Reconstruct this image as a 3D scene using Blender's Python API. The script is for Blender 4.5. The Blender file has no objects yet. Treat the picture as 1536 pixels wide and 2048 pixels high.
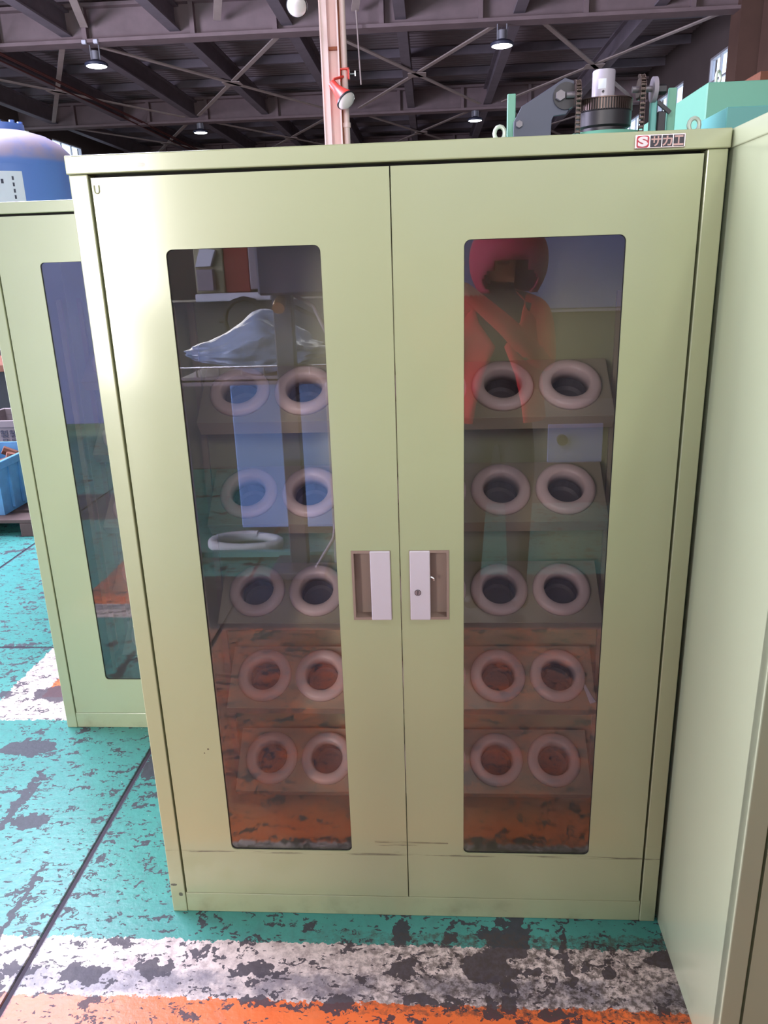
import bpy, bmesh, math, random
from mathutils import Vector, Matrix
random.seed(7)
S = bpy.context.scene
COL = S.collection
R = math.radians

# ------------------------------------------------------------------ camera
cam_data = bpy.data.cameras.new('camera')
cam = bpy.data.objects.new('camera', cam_data); COL.objects.link(cam)
yaw, pitch, roll = -0.06694168, -0.30815981, -0.03216246
F_ = Vector((math.sin(yaw)*math.cos(pitch), math.cos(yaw)*math.cos(pitch), math.sin(pitch)))
R0 = Vector((math.cos(yaw), -math.sin(yaw), 0)); U0 = R0.cross(F_)
Rr = R0*math.cos(roll)+U0*math.sin(roll); Ur = U0*math.cos(roll)-R0*math.sin(roll)
m = Matrix((Rr, Ur, -F_)).transposed().to_4x4()
m.translation = Vector((0.07261, -1.54478, 1.57128))
cam.matrix_world = m
cam_data.sensor_fit = 'HORIZONTAL'; cam_data.sensor_width = 36.0
cam_data.lens = 1535.0/1536.0*36.0
cam_data.clip_start = 0.02; cam_data.clip_end = 200
S.camera = cam

# ------------------------------------------------------------------ world, daylight, exposure
w = bpy.data.worlds.new('world'); S.world = w; w.use_nodes = True
w.node_tree.nodes['Background'].inputs[0].default_value = (0.80, 0.90, 1.0, 1)
w.node_tree.nodes['Background'].inputs[1].default_value = 3.0

def area(name, loc, direction, sx, sy, power, col, spread=180):
    d = bpy.data.lights.new(name, 'AREA'); d.shape = 'RECTANGLE'; d.size = sx; d.size_y = sy
    d.energy = power; d.color = col; d.spread = R(spread)
    o = bpy.data.objects.new(name, d); COL.objects.link(o)
    o.location = loc
    o.rotation_euler = Vector(direction).to_track_quat('-Z', 'Y').to_euler()
    return o
# daylight through the roof light and the two open doors of the hall
area('skylight_daylight', (-4.6, 4.6, 7.25), (0, 0, -1), 3.6, 7.0, 2650, (0.74, 0.77, 1.0))
area('front_fill_light', (0.5, -9.95, 4.9), (0, 1, -0.12), 13.0, 2.4, 440, (1.0, 0.96, 0.90))  # unseen high opening behind, added as soft frontal fill
area('front_door_daylight', (-4.55, -9.95, 2.0), (0, 1, 0), 1.3, 3.9, 600, (1.0, 0.93, 0.86))
area('side_door_daylight', (-13.9, 3.0, 2.4), (1, 0, 0), 9.0, 4.6, 4900, (0.78, 0.75, 1.0))

S.view_settings.view_transform = 'Standard'
S.view_settings.look = 'None'
S.view_settings.gamma = 1.0
S.view_settings.use_curve_mapping = False
S.view_settings.exposure = 0.0

# ------------------------------------------------------------------ materials
def lin(c):
    return tuple(((v/255.0)/12.92 if v/255.0 <= 0.04045 else ((v/255.0+0.055)/1.055)**2.4) for v in c[:3])+(1.0,)
class NT:
    """small helper round a node tree"""
    def __init__(s, name):
        s.m = bpy.data.materials.new(name); s.m.use_nodes = True
        s.t = s.m.node_tree; s.b = s.t.nodes['Principled BSDF']; s.out = s.t.nodes['Material Output']
    def n(s, typ, **kw):
        x = s.t.nodes.new(typ)
        for k, v in kw.items(): setattr(x, k, v)
        return x
    def l(s, a, b): s.t.links.new(a, b)
    def put(s, sock, v):
        if hasattr(v, 'links') or isinstance(v, bpy.types.NodeSocket): s.l(v, sock)
        else: sock.default_value = v
    def math(s, op, a, b=0.0, c=0.0, clamp=False):
        x = s.n('ShaderNodeMath', operation=op); x.use_clamp = clamp
        for i, v in enumerate((a, b, c)): s.put(x.inputs[i], v)
        return x.outputs[0]
    def mix(s, f, a, b):
        x = s.n('ShaderNodeMix', data_type='RGBA')
        s.put(x.inputs[0], f); s.put(x.inputs[6], a); s.put(x.inputs[7], b)
        return x.outputs[2]
    def noise(s, vec, scale, detail=4, rough=0.55, dist=0.0):
        x = s.n('ShaderNodeTexNoise'); s.l(vec, x.inputs['Vector'])
        x.inputs['Scale'].default_value = scale; x.inputs['Detail'].default_value = detail
        x.inputs['Roughness'].default_value = rough; x.inputs['Distortion'].default_value = dist
        return x.outputs['Fac']
    def step(s, v, lo, hi):
        x = s.n('ShaderNodeMapRange'); x.interpolation_type = 'SMOOTHSTEP'
        s.l(v, x.inputs[0]); x.inputs[1].default_value = lo; x.inputs[2].default_value = hi
        return x.outputs[0]
    def scaled(s, vec, sc):
        x = s.n('ShaderNodeMapping'); s.l(vec, x.inputs[0]); x.inputs['Scale'].default_value = sc
        return x.outputs[0]
    def bump(s, h, strength, distance=0.01):
        x = s.n('ShaderNodeBump'); s.l(h, x.inputs['Height'])
        x.inputs['Strength'].default_value = strength; x.inputs['Distance'].default_value = distance
        s.l(x.outputs[0], s.b.inputs['Normal'])
    def pos(s): return s.n('ShaderNodeNewGeometry').outputs['Position']
    def obj(s): return s.n('ShaderNodeTexCoord').outputs['Object']
    def xyz(s, v):
        x = s.n('ShaderNodeSeparateXYZ'); s.l(v, x.inputs[0]); return x.outputs

def simple(name, rgb, rough=0.5, metal=0.0, vary=0.12, scale=9.0, emit=None, bump=0.0):
    N = NT(name); v = N.obj()
    a = lin(rgb); f = N.noise(v, scale, 5)
    dark = tuple(c*(1-vary) for c in a[:3])+(1,); lite = tuple(min(1, c*(1+vary)) for c in a[:3])+(1,)
    N.l(N.mix(f, dark, lite), N.b.inputs['Base Color'])
    N.b.inputs['Roughness'].default_value = rough; N.b.inputs['Metallic'].default_value = metal
    if emit:
        N.b.inputs['Emission Color'].default_value = lin(emit[0]); N.b.inputs['Emission Strength'].default_value = emit[1]
    if bump: N.bump(N.noise(v, scale*4, 4), bump)
    return N.m

def cabinet_paint(name, rgb, scuffs):
    N = NT(name); v = N.obj(); a = lin(rgb)
    f = N.noise(v, 3.0, 3); base = N.mix(f, tuple(c*0.95 for c in a[:3])+(1,), tuple(min(1, c*1.05) for c in a[:3])+(1,))
    x, y, z = N.xyz(v)
    # rubbed grime near the foot
    g = N.math('MULTIPLY', N.step(z, 0.10, 0.0), N.step(N.noise(v, 14, 5), 0.45, 0.8))
    base = N.mix(N.math('MULTIPLY', g, 0.35), base, lin((95, 88, 70)))
    if scuffs:
        streak = N.noise(N.scaled(v, (7.0, 1.0, 120.0)), 1.0, 5, 0.65)
        tot = None
        for (zc, h, x0, x1, thr) in ((0.1900, 0.0048, -0.62, 0.62, 0.47), (0.1985, 0.0022, -0.25, -0.02, 0.52), (0.2270, 0.0040, -0.08, 0.10, 0.44), (0.2180, 0.0034, -0.10, 0.03, 0.50),
                                     (0.2270, 0.0020, 0.54, 0.60, 0.45), (0.2300, 0.0022, -0.61, -0.55, 0.5)):
            band = N.math('SUBTRACT', 1.0, N.math('DIVIDE', N.math('ABSOLUTE', N.math('SUBTRACT', z, zc)), h), clamp=True)
            inx = N.math('MULTIPLY', N.math('GREATER_THAN', x, x0), N.math('LESS_THAN', x, x1))
            q = N.math('MULTIPLY', N.math('MULTIPLY', band, inx), N.step(streak, thr, thr+0.12))
            tot = q if tot is None else N.math('MAXIMUM', tot, q)
        for (px, pz, rx, rz) in ((-0.468, 1.769, 0.010, 0.004), (-0.386, 0.720, 0.0020, 0.0020), (-0.437, 0.500, 0.0024, 0.0024), (-0.470, 0.489, 0.0026, 0.0022), (-0.480, 0.478, 0.0018, 0.0018), (-0.60, 0.085, 0.009, 0.004), (-0.585, 0.055, 0.006, 0.006)):
            d = N.math('ADD', N.math('POWER', N.math('DIVIDE', N.math('SUBTRACT', x, px), rx), 2.0), N.math('POWER', N.math('DIVIDE', N.math('SUBTRACT', z, pz), rz), 2.0))
            d = N.math('ADD', d, N.math('MULTIPLY', N.math('SUBTRACT', N.noise(v, 260, 3), 0.5), 1.6))
            tot = N.math('MAXIMUM', tot, N.step(d, 1.2, 0.6))
        front = N.math('LESS_THAN', y, 0.01)
        base = N.mix(N.math('MULTIPLY', N.math('MULTIPLY', tot, front), 0.85), base, lin((70, 58, 50)))
    N.l(base, N.b.inputs['Base Color'])
    N.b.inputs['Roughness'].default_value = 0.33
    N.b.inputs['Coat Weight'].default_value = 0.75; N.b.inputs['Coat Roughness'].default_value = 0.13
    N.bump(N.noise(v, 2.2, 2), 0.22, 0.012)
    return N.m

def smoked_pane(name):
    N = NT(name); t = N.t
    lw = N.n('ShaderNodeLayerWeight'); lw.inputs[0].default_value = 0.5
    fac = N.math('ADD', 0.088, N.math('MULTIPLY', N.math('POWER', lw.outputs['Facing'], 4.0), 0.9), clamp=True)
    tr = N.n('ShaderNodeBsdfTransparent'); tr.inputs[0].default_value = (0.93, 0.90, 0.915, 1)
    gl = N.n('ShaderNodeBsdfGlossy'); gl.inputs['Roughness'].default_value = 0.004; gl.inputs[0].default_value = (1, 1, 1, 1)
    df = N.n('ShaderNodeBsdfDiffuse'); df.inputs[0].default_value = lin((190, 185, 190))
    dust = N.math('MULTIPLY', N.step(N.noise(N.obj(), 5, 5), 0.3, 0.8), 0.022)
    m1 = N.n('ShaderNodeMixShader'); N.l(fac, m1.inputs[0]); N.l(tr.outputs[0], m1.inputs[1]); N.l(gl.outputs[0], m1.inputs[2])
    m2 = N.n('ShaderNodeMixShader'); N.l(dust, m2.inputs[0]); N.l(m1.outputs[0], m2.inputs[1]); N.l(df.outputs[0], m2.inputs[2])
    N.l(m2.outputs[0], N.out.inputs[0])
    return N.m

def clear_glass(name, tint):
    N = NT(name)
    tr = N.n('ShaderNodeBsdfTransparent'); tr.inputs[0].default_value = tint
    gl = N.n('ShaderNodeBsdfGlossy'); gl.inputs['Roughness'].default_value = 0.02
    mx = N.n('ShaderNodeMixShader'); mx.inputs[0].default_value = 0.06
    N.l(tr.outputs[0], mx.inputs[1]); N.l(gl.outputs[0], mx.inputs[2]); N.l(mx.outputs[0], N.out.inputs[0])
    return N.m

def floor_paint(name):
    N = NT(name); p = N.pos(); x, y, z = N.xyz(p)
    # ragged paint edges
    rag = N.math('MULTIPLY', N.math('SUBTRACT', N.noise(p, 55, 5, 0.65), 0.5), 0.045)
    rag2 = N.math('MULTIPLY', N.math('SUBTRACT', N.noise(p, 9, 3), 0.5), 0.02)
    yy = N.math('ADD', N.math('ADD', y, rag), rag2); xx = N.math('ADD', N.math('ADD', x, rag), rag2)
    gt = lambda v, c: N.math('GREATER_THAN', v, c)
    lt = lambda v, c: N.math('LESS_THAN', v, c)
    mul = lambda *a: a[0] if len(a) == 1 else N.math('MULTIPLY', a[0], mul(*a[1:]))
    mx = lambda a, b: N.math('MAXIMUM', a, b)
    teal = N.mix(N.noise(p, 4, 4), lin((58, 134, 122)), lin((84, 158, 148)))
    teal = N.mix(N.math('MULTIPLY', N.step(N.noise(p, 23, 6, 0.7), 0.45, 0.75), 0.5), teal, lin((72, 114, 112)))
    white = N.mix(N.step(N.noise(p, 30, 6, 0.7), 0.4, 0.7), lin((226, 206, 198)), lin((172, 152, 148)))
    orange = N.mix(N.noise(p, 11, 5), lin((226, 92, 34)), lin((240, 128, 70)))
    orange = N.mix(N.math('MULTIPLY', N.step(N.noise(p, 6, 4), 0.55, 0.75), 0.55), orange, lin((170, 120, 100)))
    far = N.math('MULTIPLY', N.step(N.math('ADD', y, rag2), -0.29, -0.45), N.step(N.noise(p, 7, 6, 0.7), 0.22, 0.58))
    orange = N.mix(N.math('MULTIPLY', far, 0.78), orange, lin((112, 84, 76)))
    grey = N.mix(N.noise(p, 40, 5), lin((46, 38, 44)), lin((70, 60, 72)))
    walk_white = mul(gt(xx, -1.72), lt(yy, -0.088), gt(yy, -0.245))
    walk_orange = mul(gt(xx, -1.72), lt(yy, -0.245), gt(yy, -1.62))
    bare = mul(lt(yy, -1.62), gt(yy, -2.25))
    bay = mul(gt(xx, -1.63), lt(xx, -0.2), gt(yy, 0.873), lt(yy, 5.0))
    bay_in = mul(gt(xx, -1.475), gt(yy, 1.03))
    c = N.mix(N.step(y, 7.0, 7.6), teal, lin((138, 122, 116)))
    c = N.mix(walk_white, c, white)
    c = N.mix(walk_orange, c, orange)
    c = N.mix(bare, c, grey)
    c = N.mix(bay, c, N.mix(bay_in, white, orange))
    # grey scuffed lane along the white line's orange side
    lane = mul(N.step(yy, -0.165, -0.185), N.step(yy, -0.250, -0.225), N.step(N.noise(p, 6.5, 6, 0.7), 0.36, 0.56))
    c = N.mix(N.math('MULTIPLY', lane, 0.75), c, lin((110, 104, 116)))
    # chips of paint: big, medium, small
    q = N.n('ShaderNodeVectorMath', operation='ADD'); N.l(p, q.inputs[0])
    dn = N.n('ShaderNodeTexNoise'); dn.inputs['Scale'].default_value = 38; dn.inputs['Detail'].default_value = 4; N.l(p, dn.inputs[0])
    sc = N.n('ShaderNodeVectorMath', operation='SCALE'); N.l(dn.outputs['Color'], sc.inputs[0]); sc.inputs['Scale'].default_value = 0.075
    N.l(sc.outputs[0], q.inputs[1]); d = q.outputs[0]
    ch = N.math('GREATER_THAN', N.noise(d, 5.2, 3, 0.6), 0.645)
    ch = mx(ch, N.math('GREATER_THAN', N.noise(N.scaled(d, (0.6, 1.3, 1)), 21, 3, 0.6), 0.605))
    ch = mx(ch, N.math('GREATER_THAN', N.noise(N.scaled(p, (0.55, 1.2, 1)), 60, 3, 0.6), 0.62))
    def rot(ang, sx, sy):
        mp = N.n('ShaderNodeMapping'); N.l(d, mp.inputs[0]); mp.inputs['Rotation'].default_value = (0, 0, R(ang)); mp.inputs['Scale'].default_value = (sx, sy, 1)
        return mp.outputs[0]
    ch = mx(ch, mul(N.math('GREATER_THAN', N.noise(rot(32, 2.0, 26), 1.0, 4, 0.6), 0.665)))
    ch = mx(ch, mul(N.math('GREATER_THAN', N.noise(rot(-58, 2.2, 30), 1.0, 4, 0.6), 0.675)))
    xd, yd, _ = N.xyz(d)
    for (cx, cy, rx, ry) in ((0.175, -0.145, 0.050, 0.045), (0.375, -0.115, 0.011, 0.09), (-0.02, -0.050, 0.022, 0.045), (0.205, -0.055, 0.040, 0.022), (0.03, -0.235, 0.040, 0.020), (0.33, -0.26, 0.045, 0.012), (0.10, -0.06, 0.015, 0.02), (0.29, -0.16, 0.02, 0.012), (0.47, -0.15, 0.018, 0.02),
                             (-0.33, -0.245, 0.05, 0.012), (-0.16, -0.25, 0.045, 0.016), (-1.36, 0.70, 0.10, 0.05), (-1.42, 1.06, 0.10, 0.06), (-1.24, 0.42, 0.018, 0.17), (-1.16, 0.33, 0.06, 0.035),
                             (-0.77, -0.19, 0.06, 0.03), (-0.60, -0.17, 0.05, 0.02), (-0.36, -0.165, 0.05, 0.018), (-1.03, 0.02, 0.012, 0.14)):
        e = N.math('ADD', N.math('POWER', N.math('DIVIDE', N.math('SUBTRACT', xd, cx+0.037), rx), 2.0), N.math('POWER', N.math('DIVIDE', N.math('SUBTRACT', yd, cy+0.037), ry), 2.0))
        ch = mx(ch, lt(e, 1.0))
    c = N.mix(N.math('MULTIPLY', ch, 0.93), c, grey)
    def near(v, c0, h): return N.step(N.math('ADD', N.math('ABSOLUTE', N.math('SUBTRACT', v, c0)), N.math('MULTIPLY', N.math('SUBTRACT', N.noise(p, 60, 4, 0.6), 0.5), 0.02)), h, h*0.6)
    c = N.mix(N.math('MULTIPLY', mx(mx(near(x, -0.915, 0.014), near(y, 1.449, 0.010)), near(x, -2.407, 0.012)), 0.85), c, lin((56, 50, 62)))
    # soot on the white line to the right, pale flecks
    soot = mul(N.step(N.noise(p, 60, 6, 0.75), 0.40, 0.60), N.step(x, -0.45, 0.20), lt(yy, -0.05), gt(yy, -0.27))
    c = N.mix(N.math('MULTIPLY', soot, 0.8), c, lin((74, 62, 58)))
    c = N.mix(N.math('GREATER_THAN', N.noise(p, 70, 2), 0.775), c, lin((225, 215, 205)))
    N.l(c, N.b.inputs['Base Color'])
    N.l(N.mix(ch, (0.36,)*3+(1,), (0.55,)*3+(1,)), N.b.inputs['Roughness'])
    N.bump(N.math('SUBTRACT', N.noise(p, 60, 4), N.math('MULTIPLY', ch, 0.6)), 0.25, 0.004)
    return N.m

M = {}
M['paint'] = cabinet_paint('cabinet_paint', (174, 179, 138), True)
M['paint_plain'] = cabinet_paint('cabinet_paint_plain', (173, 180, 144), False)
M['tray'] = simple('tray_paint', (172, 166, 138), 0.3, 0, 0.06)
M['dark'] = simple('dark_gap', (26, 24, 22), 0.7)
M['ring'] = simple('ring_plastic', (226, 206, 198), 0.38, 0, 0.05)
M['hole_shade'] = simple('hole_shade_grey', (84, 78, 78), 0.6)
M['pane'] = smoked_pane('smoked_pane')
M['plate'] = simple('lilac_plastic', (206, 196, 204), 0.35, 0, 0.03)
M['recess'] = simple('taupe_plastic', (150, 128, 116), 0.45, 0, 0.05)
M['chrome'] = simple('chrome', (225, 205, 205), 0.3, 1.0, 0.04)
M['badge_black'] = simple('badge_black', (40, 28, 40), 0.3)
M['badge_red'] = simple('badge_red', (190, 40, 60), 0.35)
M['steel'] = simple('bright_steel', (205, 205, 208), 0.3, 0.9, 0.06)
M['mbolt'] = simple('dull_bolt', (120, 112, 118), 0.4, 0.4)
M['logo'] = simple('logo_white', (238, 226, 230), 0.3)
M['letter'] = simple('letter_metal', (206, 164, 158), 0.4)
M['floor'] = floor_paint('floor_paint')
M['joint'] = simple('joint_dirt', (74, 64, 76), 0.85, 0, 0.25, 40)
M['beam'] = simple('sooty_beam', (132, 114, 116), 0.8, 0, 0.28, 2.5)
M['joist'] = simple('sooty_joist', (124, 114, 122), 0.8, 0, 0.25, 2.5)
M['brace'] = simple('brace_grey', (182, 166, 160), 0.75, 0, 0.2, 3)
M['deck'] = simple('roof_deck', (124, 110, 112), 0.8, 0, 0.25, 1.2)
M['wall'] = simple('hall_wall', (92, 80, 78), 0.85, 0, 0.2, 1.0)
M['wall_brown'] = simple('brown_column', (98, 72, 62), 0.75, 0, 0.25, 2)
M['winframe'] = simple('window_frame', (175, 172, 180), 0.6)
M['winglass'] = clear_glass('window_glass', (0.9, 0.95, 1, 1))
M['pink'] = simple('pink_column_paint', (236, 202, 196), 0.5, 0, 0.07, 5)
M['rust'] = simple('rust_brown', (150, 88, 62), 0.8, 0, 0.3, 20)
M['redlamp'] = simple('red_lamp_paint', (216, 66, 54), 0.4, 0, 0.06)
M['bulb'] = simple('frosted_bulb', (230, 215, 212), 0.18, 0, 0.04)
M['black'] = simple('black_steel', (52, 48, 52), 0.4, 0.3, 0.15)
M['slate'] = simple('slate_paint', (72, 72, 92), 0.4, 0, 0.1)
M['oily'] = simple('oily_chain', (92, 76, 72), 0.35, 0.7, 0.2, 30)
M['green'] = simple('machine_green', (110, 168, 144), 0.4, 0, 0.05, 3)
M['teal'] = simple('machine_teal', (100, 166, 160), 0.4, 0, 0.05, 3)
M['silver'] = simple('silver_paint', (180, 172, 184), 0.35, 0.1, 0.03)
M['label'] = simple('label_paper', (226, 230, 240), 0.6, 0, 0.02)
M['ink'] = simple('ink', (70, 70, 86), 0.7)
M['eye'] = simple('eyebolt_pale', (198, 206, 190), 0.4, 0.2, 0.08)
M['tank'] = simple('tank_blue', (100, 134, 208), 0.42, 0, 0.07, 3)
def dusty(name, rgb, dust):
    N = NT(name); nz = N.xyz(N.n('ShaderNodeNewGeometry').outputs['Normal'])[2]
    f = N.math('MULTIPLY', N.step(nz, 0.08, 0.5), N.step(N.noise(N.obj(), 9, 5), 0.05, 0.55))
    N.l(N.mix(N.math('MULTIPLY', f, 0.85), lin(rgb), lin(dust)), N.b.inputs['Base Color']); N.b.inputs['Roughness'].default_value = 0.55
    return N.m
M['tank_dome'] = dusty('tank_dome_dusty', (100, 134, 208), (176, 152, 160))
M['crate_blue'] = simple('crate_blue', (92, 142, 180), 0.55, 0, 0.3, 14)
M['crate_grey'] = simple('crate_grey', (138, 124, 124), 0.6, 0, 0.12, 10)
M['wood'] = simple('dirty_wood', (86, 66, 60), 0.8, 0, 0.3, 12)
M['rustparts'] = simple('rusty_parts', (120, 72, 52), 0.8, 0, 0.3, 18)
M['lamp_glow'] = simple('lamp_diffuser', (255, 255, 255), 0.5, 0, 0, 5, ((240, 248, 255), 9.0))
M['lampbody'] = simple('lamp_housing', (58, 62, 84), 0.5)
M['lampstem'] = simple('lamp_stem', (150, 150, 158), 0.45, 0.4)
M['cable'] = simple('red_brown_cable', (104, 58, 56), 0.6)
M['jacket'] = simple('red_jacket', (205, 22, 32), 0.75, 0, 0.12, 14, bump=0.2)
M['hood'] = simple('hood_red', (160, 20, 64), 0.75, 0, 0.12, 14, bump=0.2)
M['trouser'] = simple('dark_trouser', (38, 38, 44), 0.85)
M['skin'] = simple('skin', (214, 160, 132), 0.5, 0, 0.05)
M['shirt'] = simple('dark_shirt', (46, 34, 38), 0.85)
M['shoe'] = simple('shoe_black', (30, 28, 28), 0.5)
M['phone'] = simple('phone_black', (22, 22, 26), 0.2)
M['eyewhite'] = simple('eye_white', (235, 232, 228), 0.2)
M['iris'] = simple('iris', (40, 26, 20), 0.2)
M['hair'] = simple('hair_black', (28, 24, 24), 0.6)
M['lightblue'] = simple('light_blue_paint', (150, 192, 250), 0.5, 0, 0.05)
M['paleblue'] = simple('pale_post', (222, 222, 236), 0.5, 0, 0.05)
M['wrap'] = simple('plastic_wrap', (150, 168, 204), 0.12, 0, 0.2, 14, bump=0.25)
M['hose'] = simple('white_hose', (232, 236, 236), 0.5)
M['beige'] = simple('beige_paint', (160, 156, 126), 0.5)
M['redpaint'] = simple('red_paint', (140, 50, 44), 0.5)
M['orange'] = simple('orange_paint', (236, 140, 90), 0.5)
M['mgrey'] = simple('mid_grey_paint', (150, 140, 150), 0.5)
M['bluegrey'] = simple('blue_grey_paint', (140, 148, 196), 0.5, 0, 0.06)
M['darkgrey'] = simple('dark_grey_paint', (74, 72, 80), 0.6)
M['brass'] = simple('brass', (190, 150, 90), 0.35, 0.8)

# ------------------------------------------------------------------ mesh helpers
def obj(name, bm, mat, parent=None, smooth=False, kind=None, label=None):
    me = bpy.data.meshes.new(name); bmesh.ops.recalc_face_normals(bm, faces=bm.faces); bm.to_mesh(me); bm.free()
    if smooth:
        me.polygons.foreach_set('use_smooth', [True]*len(me.polygons))
        me.set_sharp_from_angle(angle=R(38))
    o = bpy.data.objects.new(name, me); COL.objects.link(o)
    for q in (mat if isinstance(mat, (list, tuple)) else [mat]): me.materials.append(q)
    if parent: o.parent = parent
    if kind: o['kind'] = kind
    if label: o['label'] = label
    return o
def link_mesh(name, me, parent, mtx=None):
    o = bpy.data.objects.new(name, me); COL.objects.link(o); o.parent = parent
    if mtx is not None: o.matrix_local = mtx
    return o
def thing(name, label, cat, loc=(0, 0, 0), rz=0.0, group=None):
    o = bpy.data.objects.new(name, None); COL.objects.link(o)
    o.location = loc; o.rotation_euler = (0, 0, rz); o['label'] = label; o['category'] = cat
    if group: o['group'] = group
    return o
def tag(o, label, cat, group=None, kind=None):
    o['label'] = label; o['category'] = cat
    if group: o['group'] = group
    if kind: o['kind'] = kind
    return o
def BM(): return bmesh.new()
def box(bm, x0, x1, y0, y1, z0, z1, bev=0.0, seg=1):
    t = bmesh.new(); r = bmesh.ops.create_cube(t, size=1.0)
    for v in t.verts: v.co = Vector((x0+(v.co.x+.5)*(x1-x0), y0+(v.co.y+.5)*(y1-y0), z0+(v.co.z+.5)*(z1-z0)))
    if bev: bmesh.ops.bevel(t, geom=t.edges[:], offset=bev, segments=seg, affect='EDGES', profile=0.5)
    merge(bm, t); return bm
def merge(bm, t, mtx=None):
    if mtx is not None: bmesh.ops.transform(t, matrix=mtx, verts=t.verts)
    me = bpy.data.meshes.new('tmp'); t.to_mesh(me); t.free(); bm.from_mesh(me); bpy.data.meshes.remove(me)
def frame_of(d):
    d = Vector(d).normalized(); q = d.to_track_quat('Z', 'Y'); return q.to_matrix().to_4x4()
def cyl(bm, p0, p1, r, seg=20, r2=None):
    p0 = Vector(p0); p1 = Vector(p1); t = bmesh.new()
    bmesh.ops.create_cone(t, cap_ends=True, segments=seg, radius1=r, radius2=r if r2 is None else r2, depth=(p1-p0).length)
    mtx = Matrix.Translation((p0+p1)/2) @ frame_of(p1-p0)
    merge(bm, t, mtx); return bm
def lathe(bm, prof, seg=32, mtx=None, closed=False):
    t = bmesh.new(); rings = []
    for (r, z) in prof:
        rings.append([t.verts.new((r*math.cos(2*math.pi*k/seg), r*math.sin(2*math.pi*k/seg), z)) for k in range(seg)] if r > 1e-6 else [t.verts.new((0, 0, z))])
    pairs = list(zip(rings, rings[1:]))
    if closed: pairs.append((rings[-1], rings[0]))
    for a, b in pairs:
        for k in range(seg):
            k2 = (k+1) % seg
            if len(a) == 1 and len(b) == 1: continue
            if len(a) == 1: t.faces.new((a[0], b[k], b[k2]))
            elif len(b) == 1: t.faces.new((a[k], a[k2], b[0]))
            else: t.faces.new((a[k], a[k2], b[k2], b[k]))
    if not closed:
        for e in (rings[0], rings[-1]):
            if len(e) > 1: t.faces.new(e)
    merge(bm, t, mtx); return bm
def tube(bm, pts, r, seg=10, closed=False):
    pts = [Vector(p) for p in pts]; n = len(pts); t = bmesh.new(); rings = []; prev = None
    for i, p in enumerate(pts):
        a = pts[(i-1) % n] if (closed or i > 0) else p; b = pts[(i+1) % n] if (closed or i < n-1) else p
        d = (b-a).normalized()
        if prev is None:
            u = d.orthogonal().normalized()
        else:
            u = (prev-d*prev.dot(d)); u = u.normalized() if u.length > 1e-6 else d.orthogonal().normalized()
        prev = u; v = d.cross(u); rr = r[i] if isinstance(r, (list, tuple)) else r
        rings.append([t.verts.new(p+(u*math.cos(2*math.pi*k/seg)+v*math.sin(2*math.pi*k/seg))*rr) for k in range(seg)])
    for i in range(n if closed else n-1):
        a, b = rings[i], rings[(i+1) % n]
        for k in range(seg): t.faces.new((a[k], a[(k+1) % seg], b[(k+1) % seg], b[k]))
    if not closed: t.faces.new(rings[0]); t.faces.new(rings[-1])
    merge(bm, t); return bm
def prism(bm, poly, y0, y1, bev=0.0):
    """polygon in x-z, thickness along y"""
    t = bmesh.new(); a = [t.verts.new((x, y0, z)) for x, z in poly]; f = t.faces.new(a)
    g = bmesh.ops.extrude_face_region(t, geom=[f]); bmesh.ops.translate(t, vec=(0, y1-y0, 0), verts=[v for v in g['geom'] if isinstance(v, bmesh.types.BMVert)])
    if bev: bmesh.ops.bevel(t, geom=t.edges[:], offset=bev, segments=1, affect='EDGES')
    merge(bm, t); return bm
def rrect(x0, x1, z0, z1, r, n=6):
    if r <= 0: return [(x0, z0), (x1, z0), (x1, z1), (x0, z1)]
    P = []
    for cx, cz, a0 in ((x1-r, z0+r, -90), (x1-r, z1-r, 0), (x0+r, z1-r, 90), (x0+r, z0+r, 180)):
        for k in range(n+1):
            a = R(a0+90*k/n); P.append((cx+r*math.cos(a), cz+r*math.sin(a)))
    return P
def plate_with_holes(bm, outer, holes, y0, y1):
    t = bmesh.new(); E = []
    for loop in [outer]+holes:
        vs = [t.verts.new((x, y0, z)) for x, z in loop]
        E += [t.edges.new((vs[i], vs[(i+1) % len(vs)])) for i in range(len(vs))]
    bmesh.ops.triangle_fill(t, use_beauty=True, use_dissolve=False, edges=E)
    g = bmesh.ops.extrude_face_region(t, geom=t.faces[:])
    bmesh.ops.translate(t, vec=(0, y1-y0, 0), verts=[v for v in g['geom'] if isinstance(v, bmesh.types.BMVert)])
    merge(bm, t); return bm
def ibeam(bm, p0, p1, width, depth, tf=0.05, tw=0.04):
    """I section with its bottom flange centred on p0-p1 (horizontal run)"""
    p0 = Vector(p0); p1 = Vector(p1); L = (p1-p0).length; ang = math.atan2(p1.y-p0.y, p1.x-p0.x)
    t = bmesh.new()
    box(t, 0, L, -width/2, width/2, 0, tf); box(t, 0, L, -tw/2, tw/2, tf, depth-tf); box(t, 0, L, -width/2, width/2, depth-tf, depth)
    merge(bm, t, Matrix.Translation(p0) @ Matrix.Rotation(ang, 4, 'Z')); return bm
def bar(bm, p0, p1, wd, th):
    p0 = Vector(p0); p1 = Vector(p1); t = bmesh.new(); L = (p1-p0).length
    box(t, -wd/2, wd/2, -th/2, th/2, 0, L)
    d = (p1-p0).normalized(); side = d.cross(Vector((0, 0, 1)))
    side = side.normalized() if side.length > 1e-4 else Vector((1, 0, 0)); up = side.cross(d)
    mt = Matrix((side, -up, d)).transposed().to_4x4(); mt.translation = p0
    merge(bm, t, mt); return bm
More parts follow.
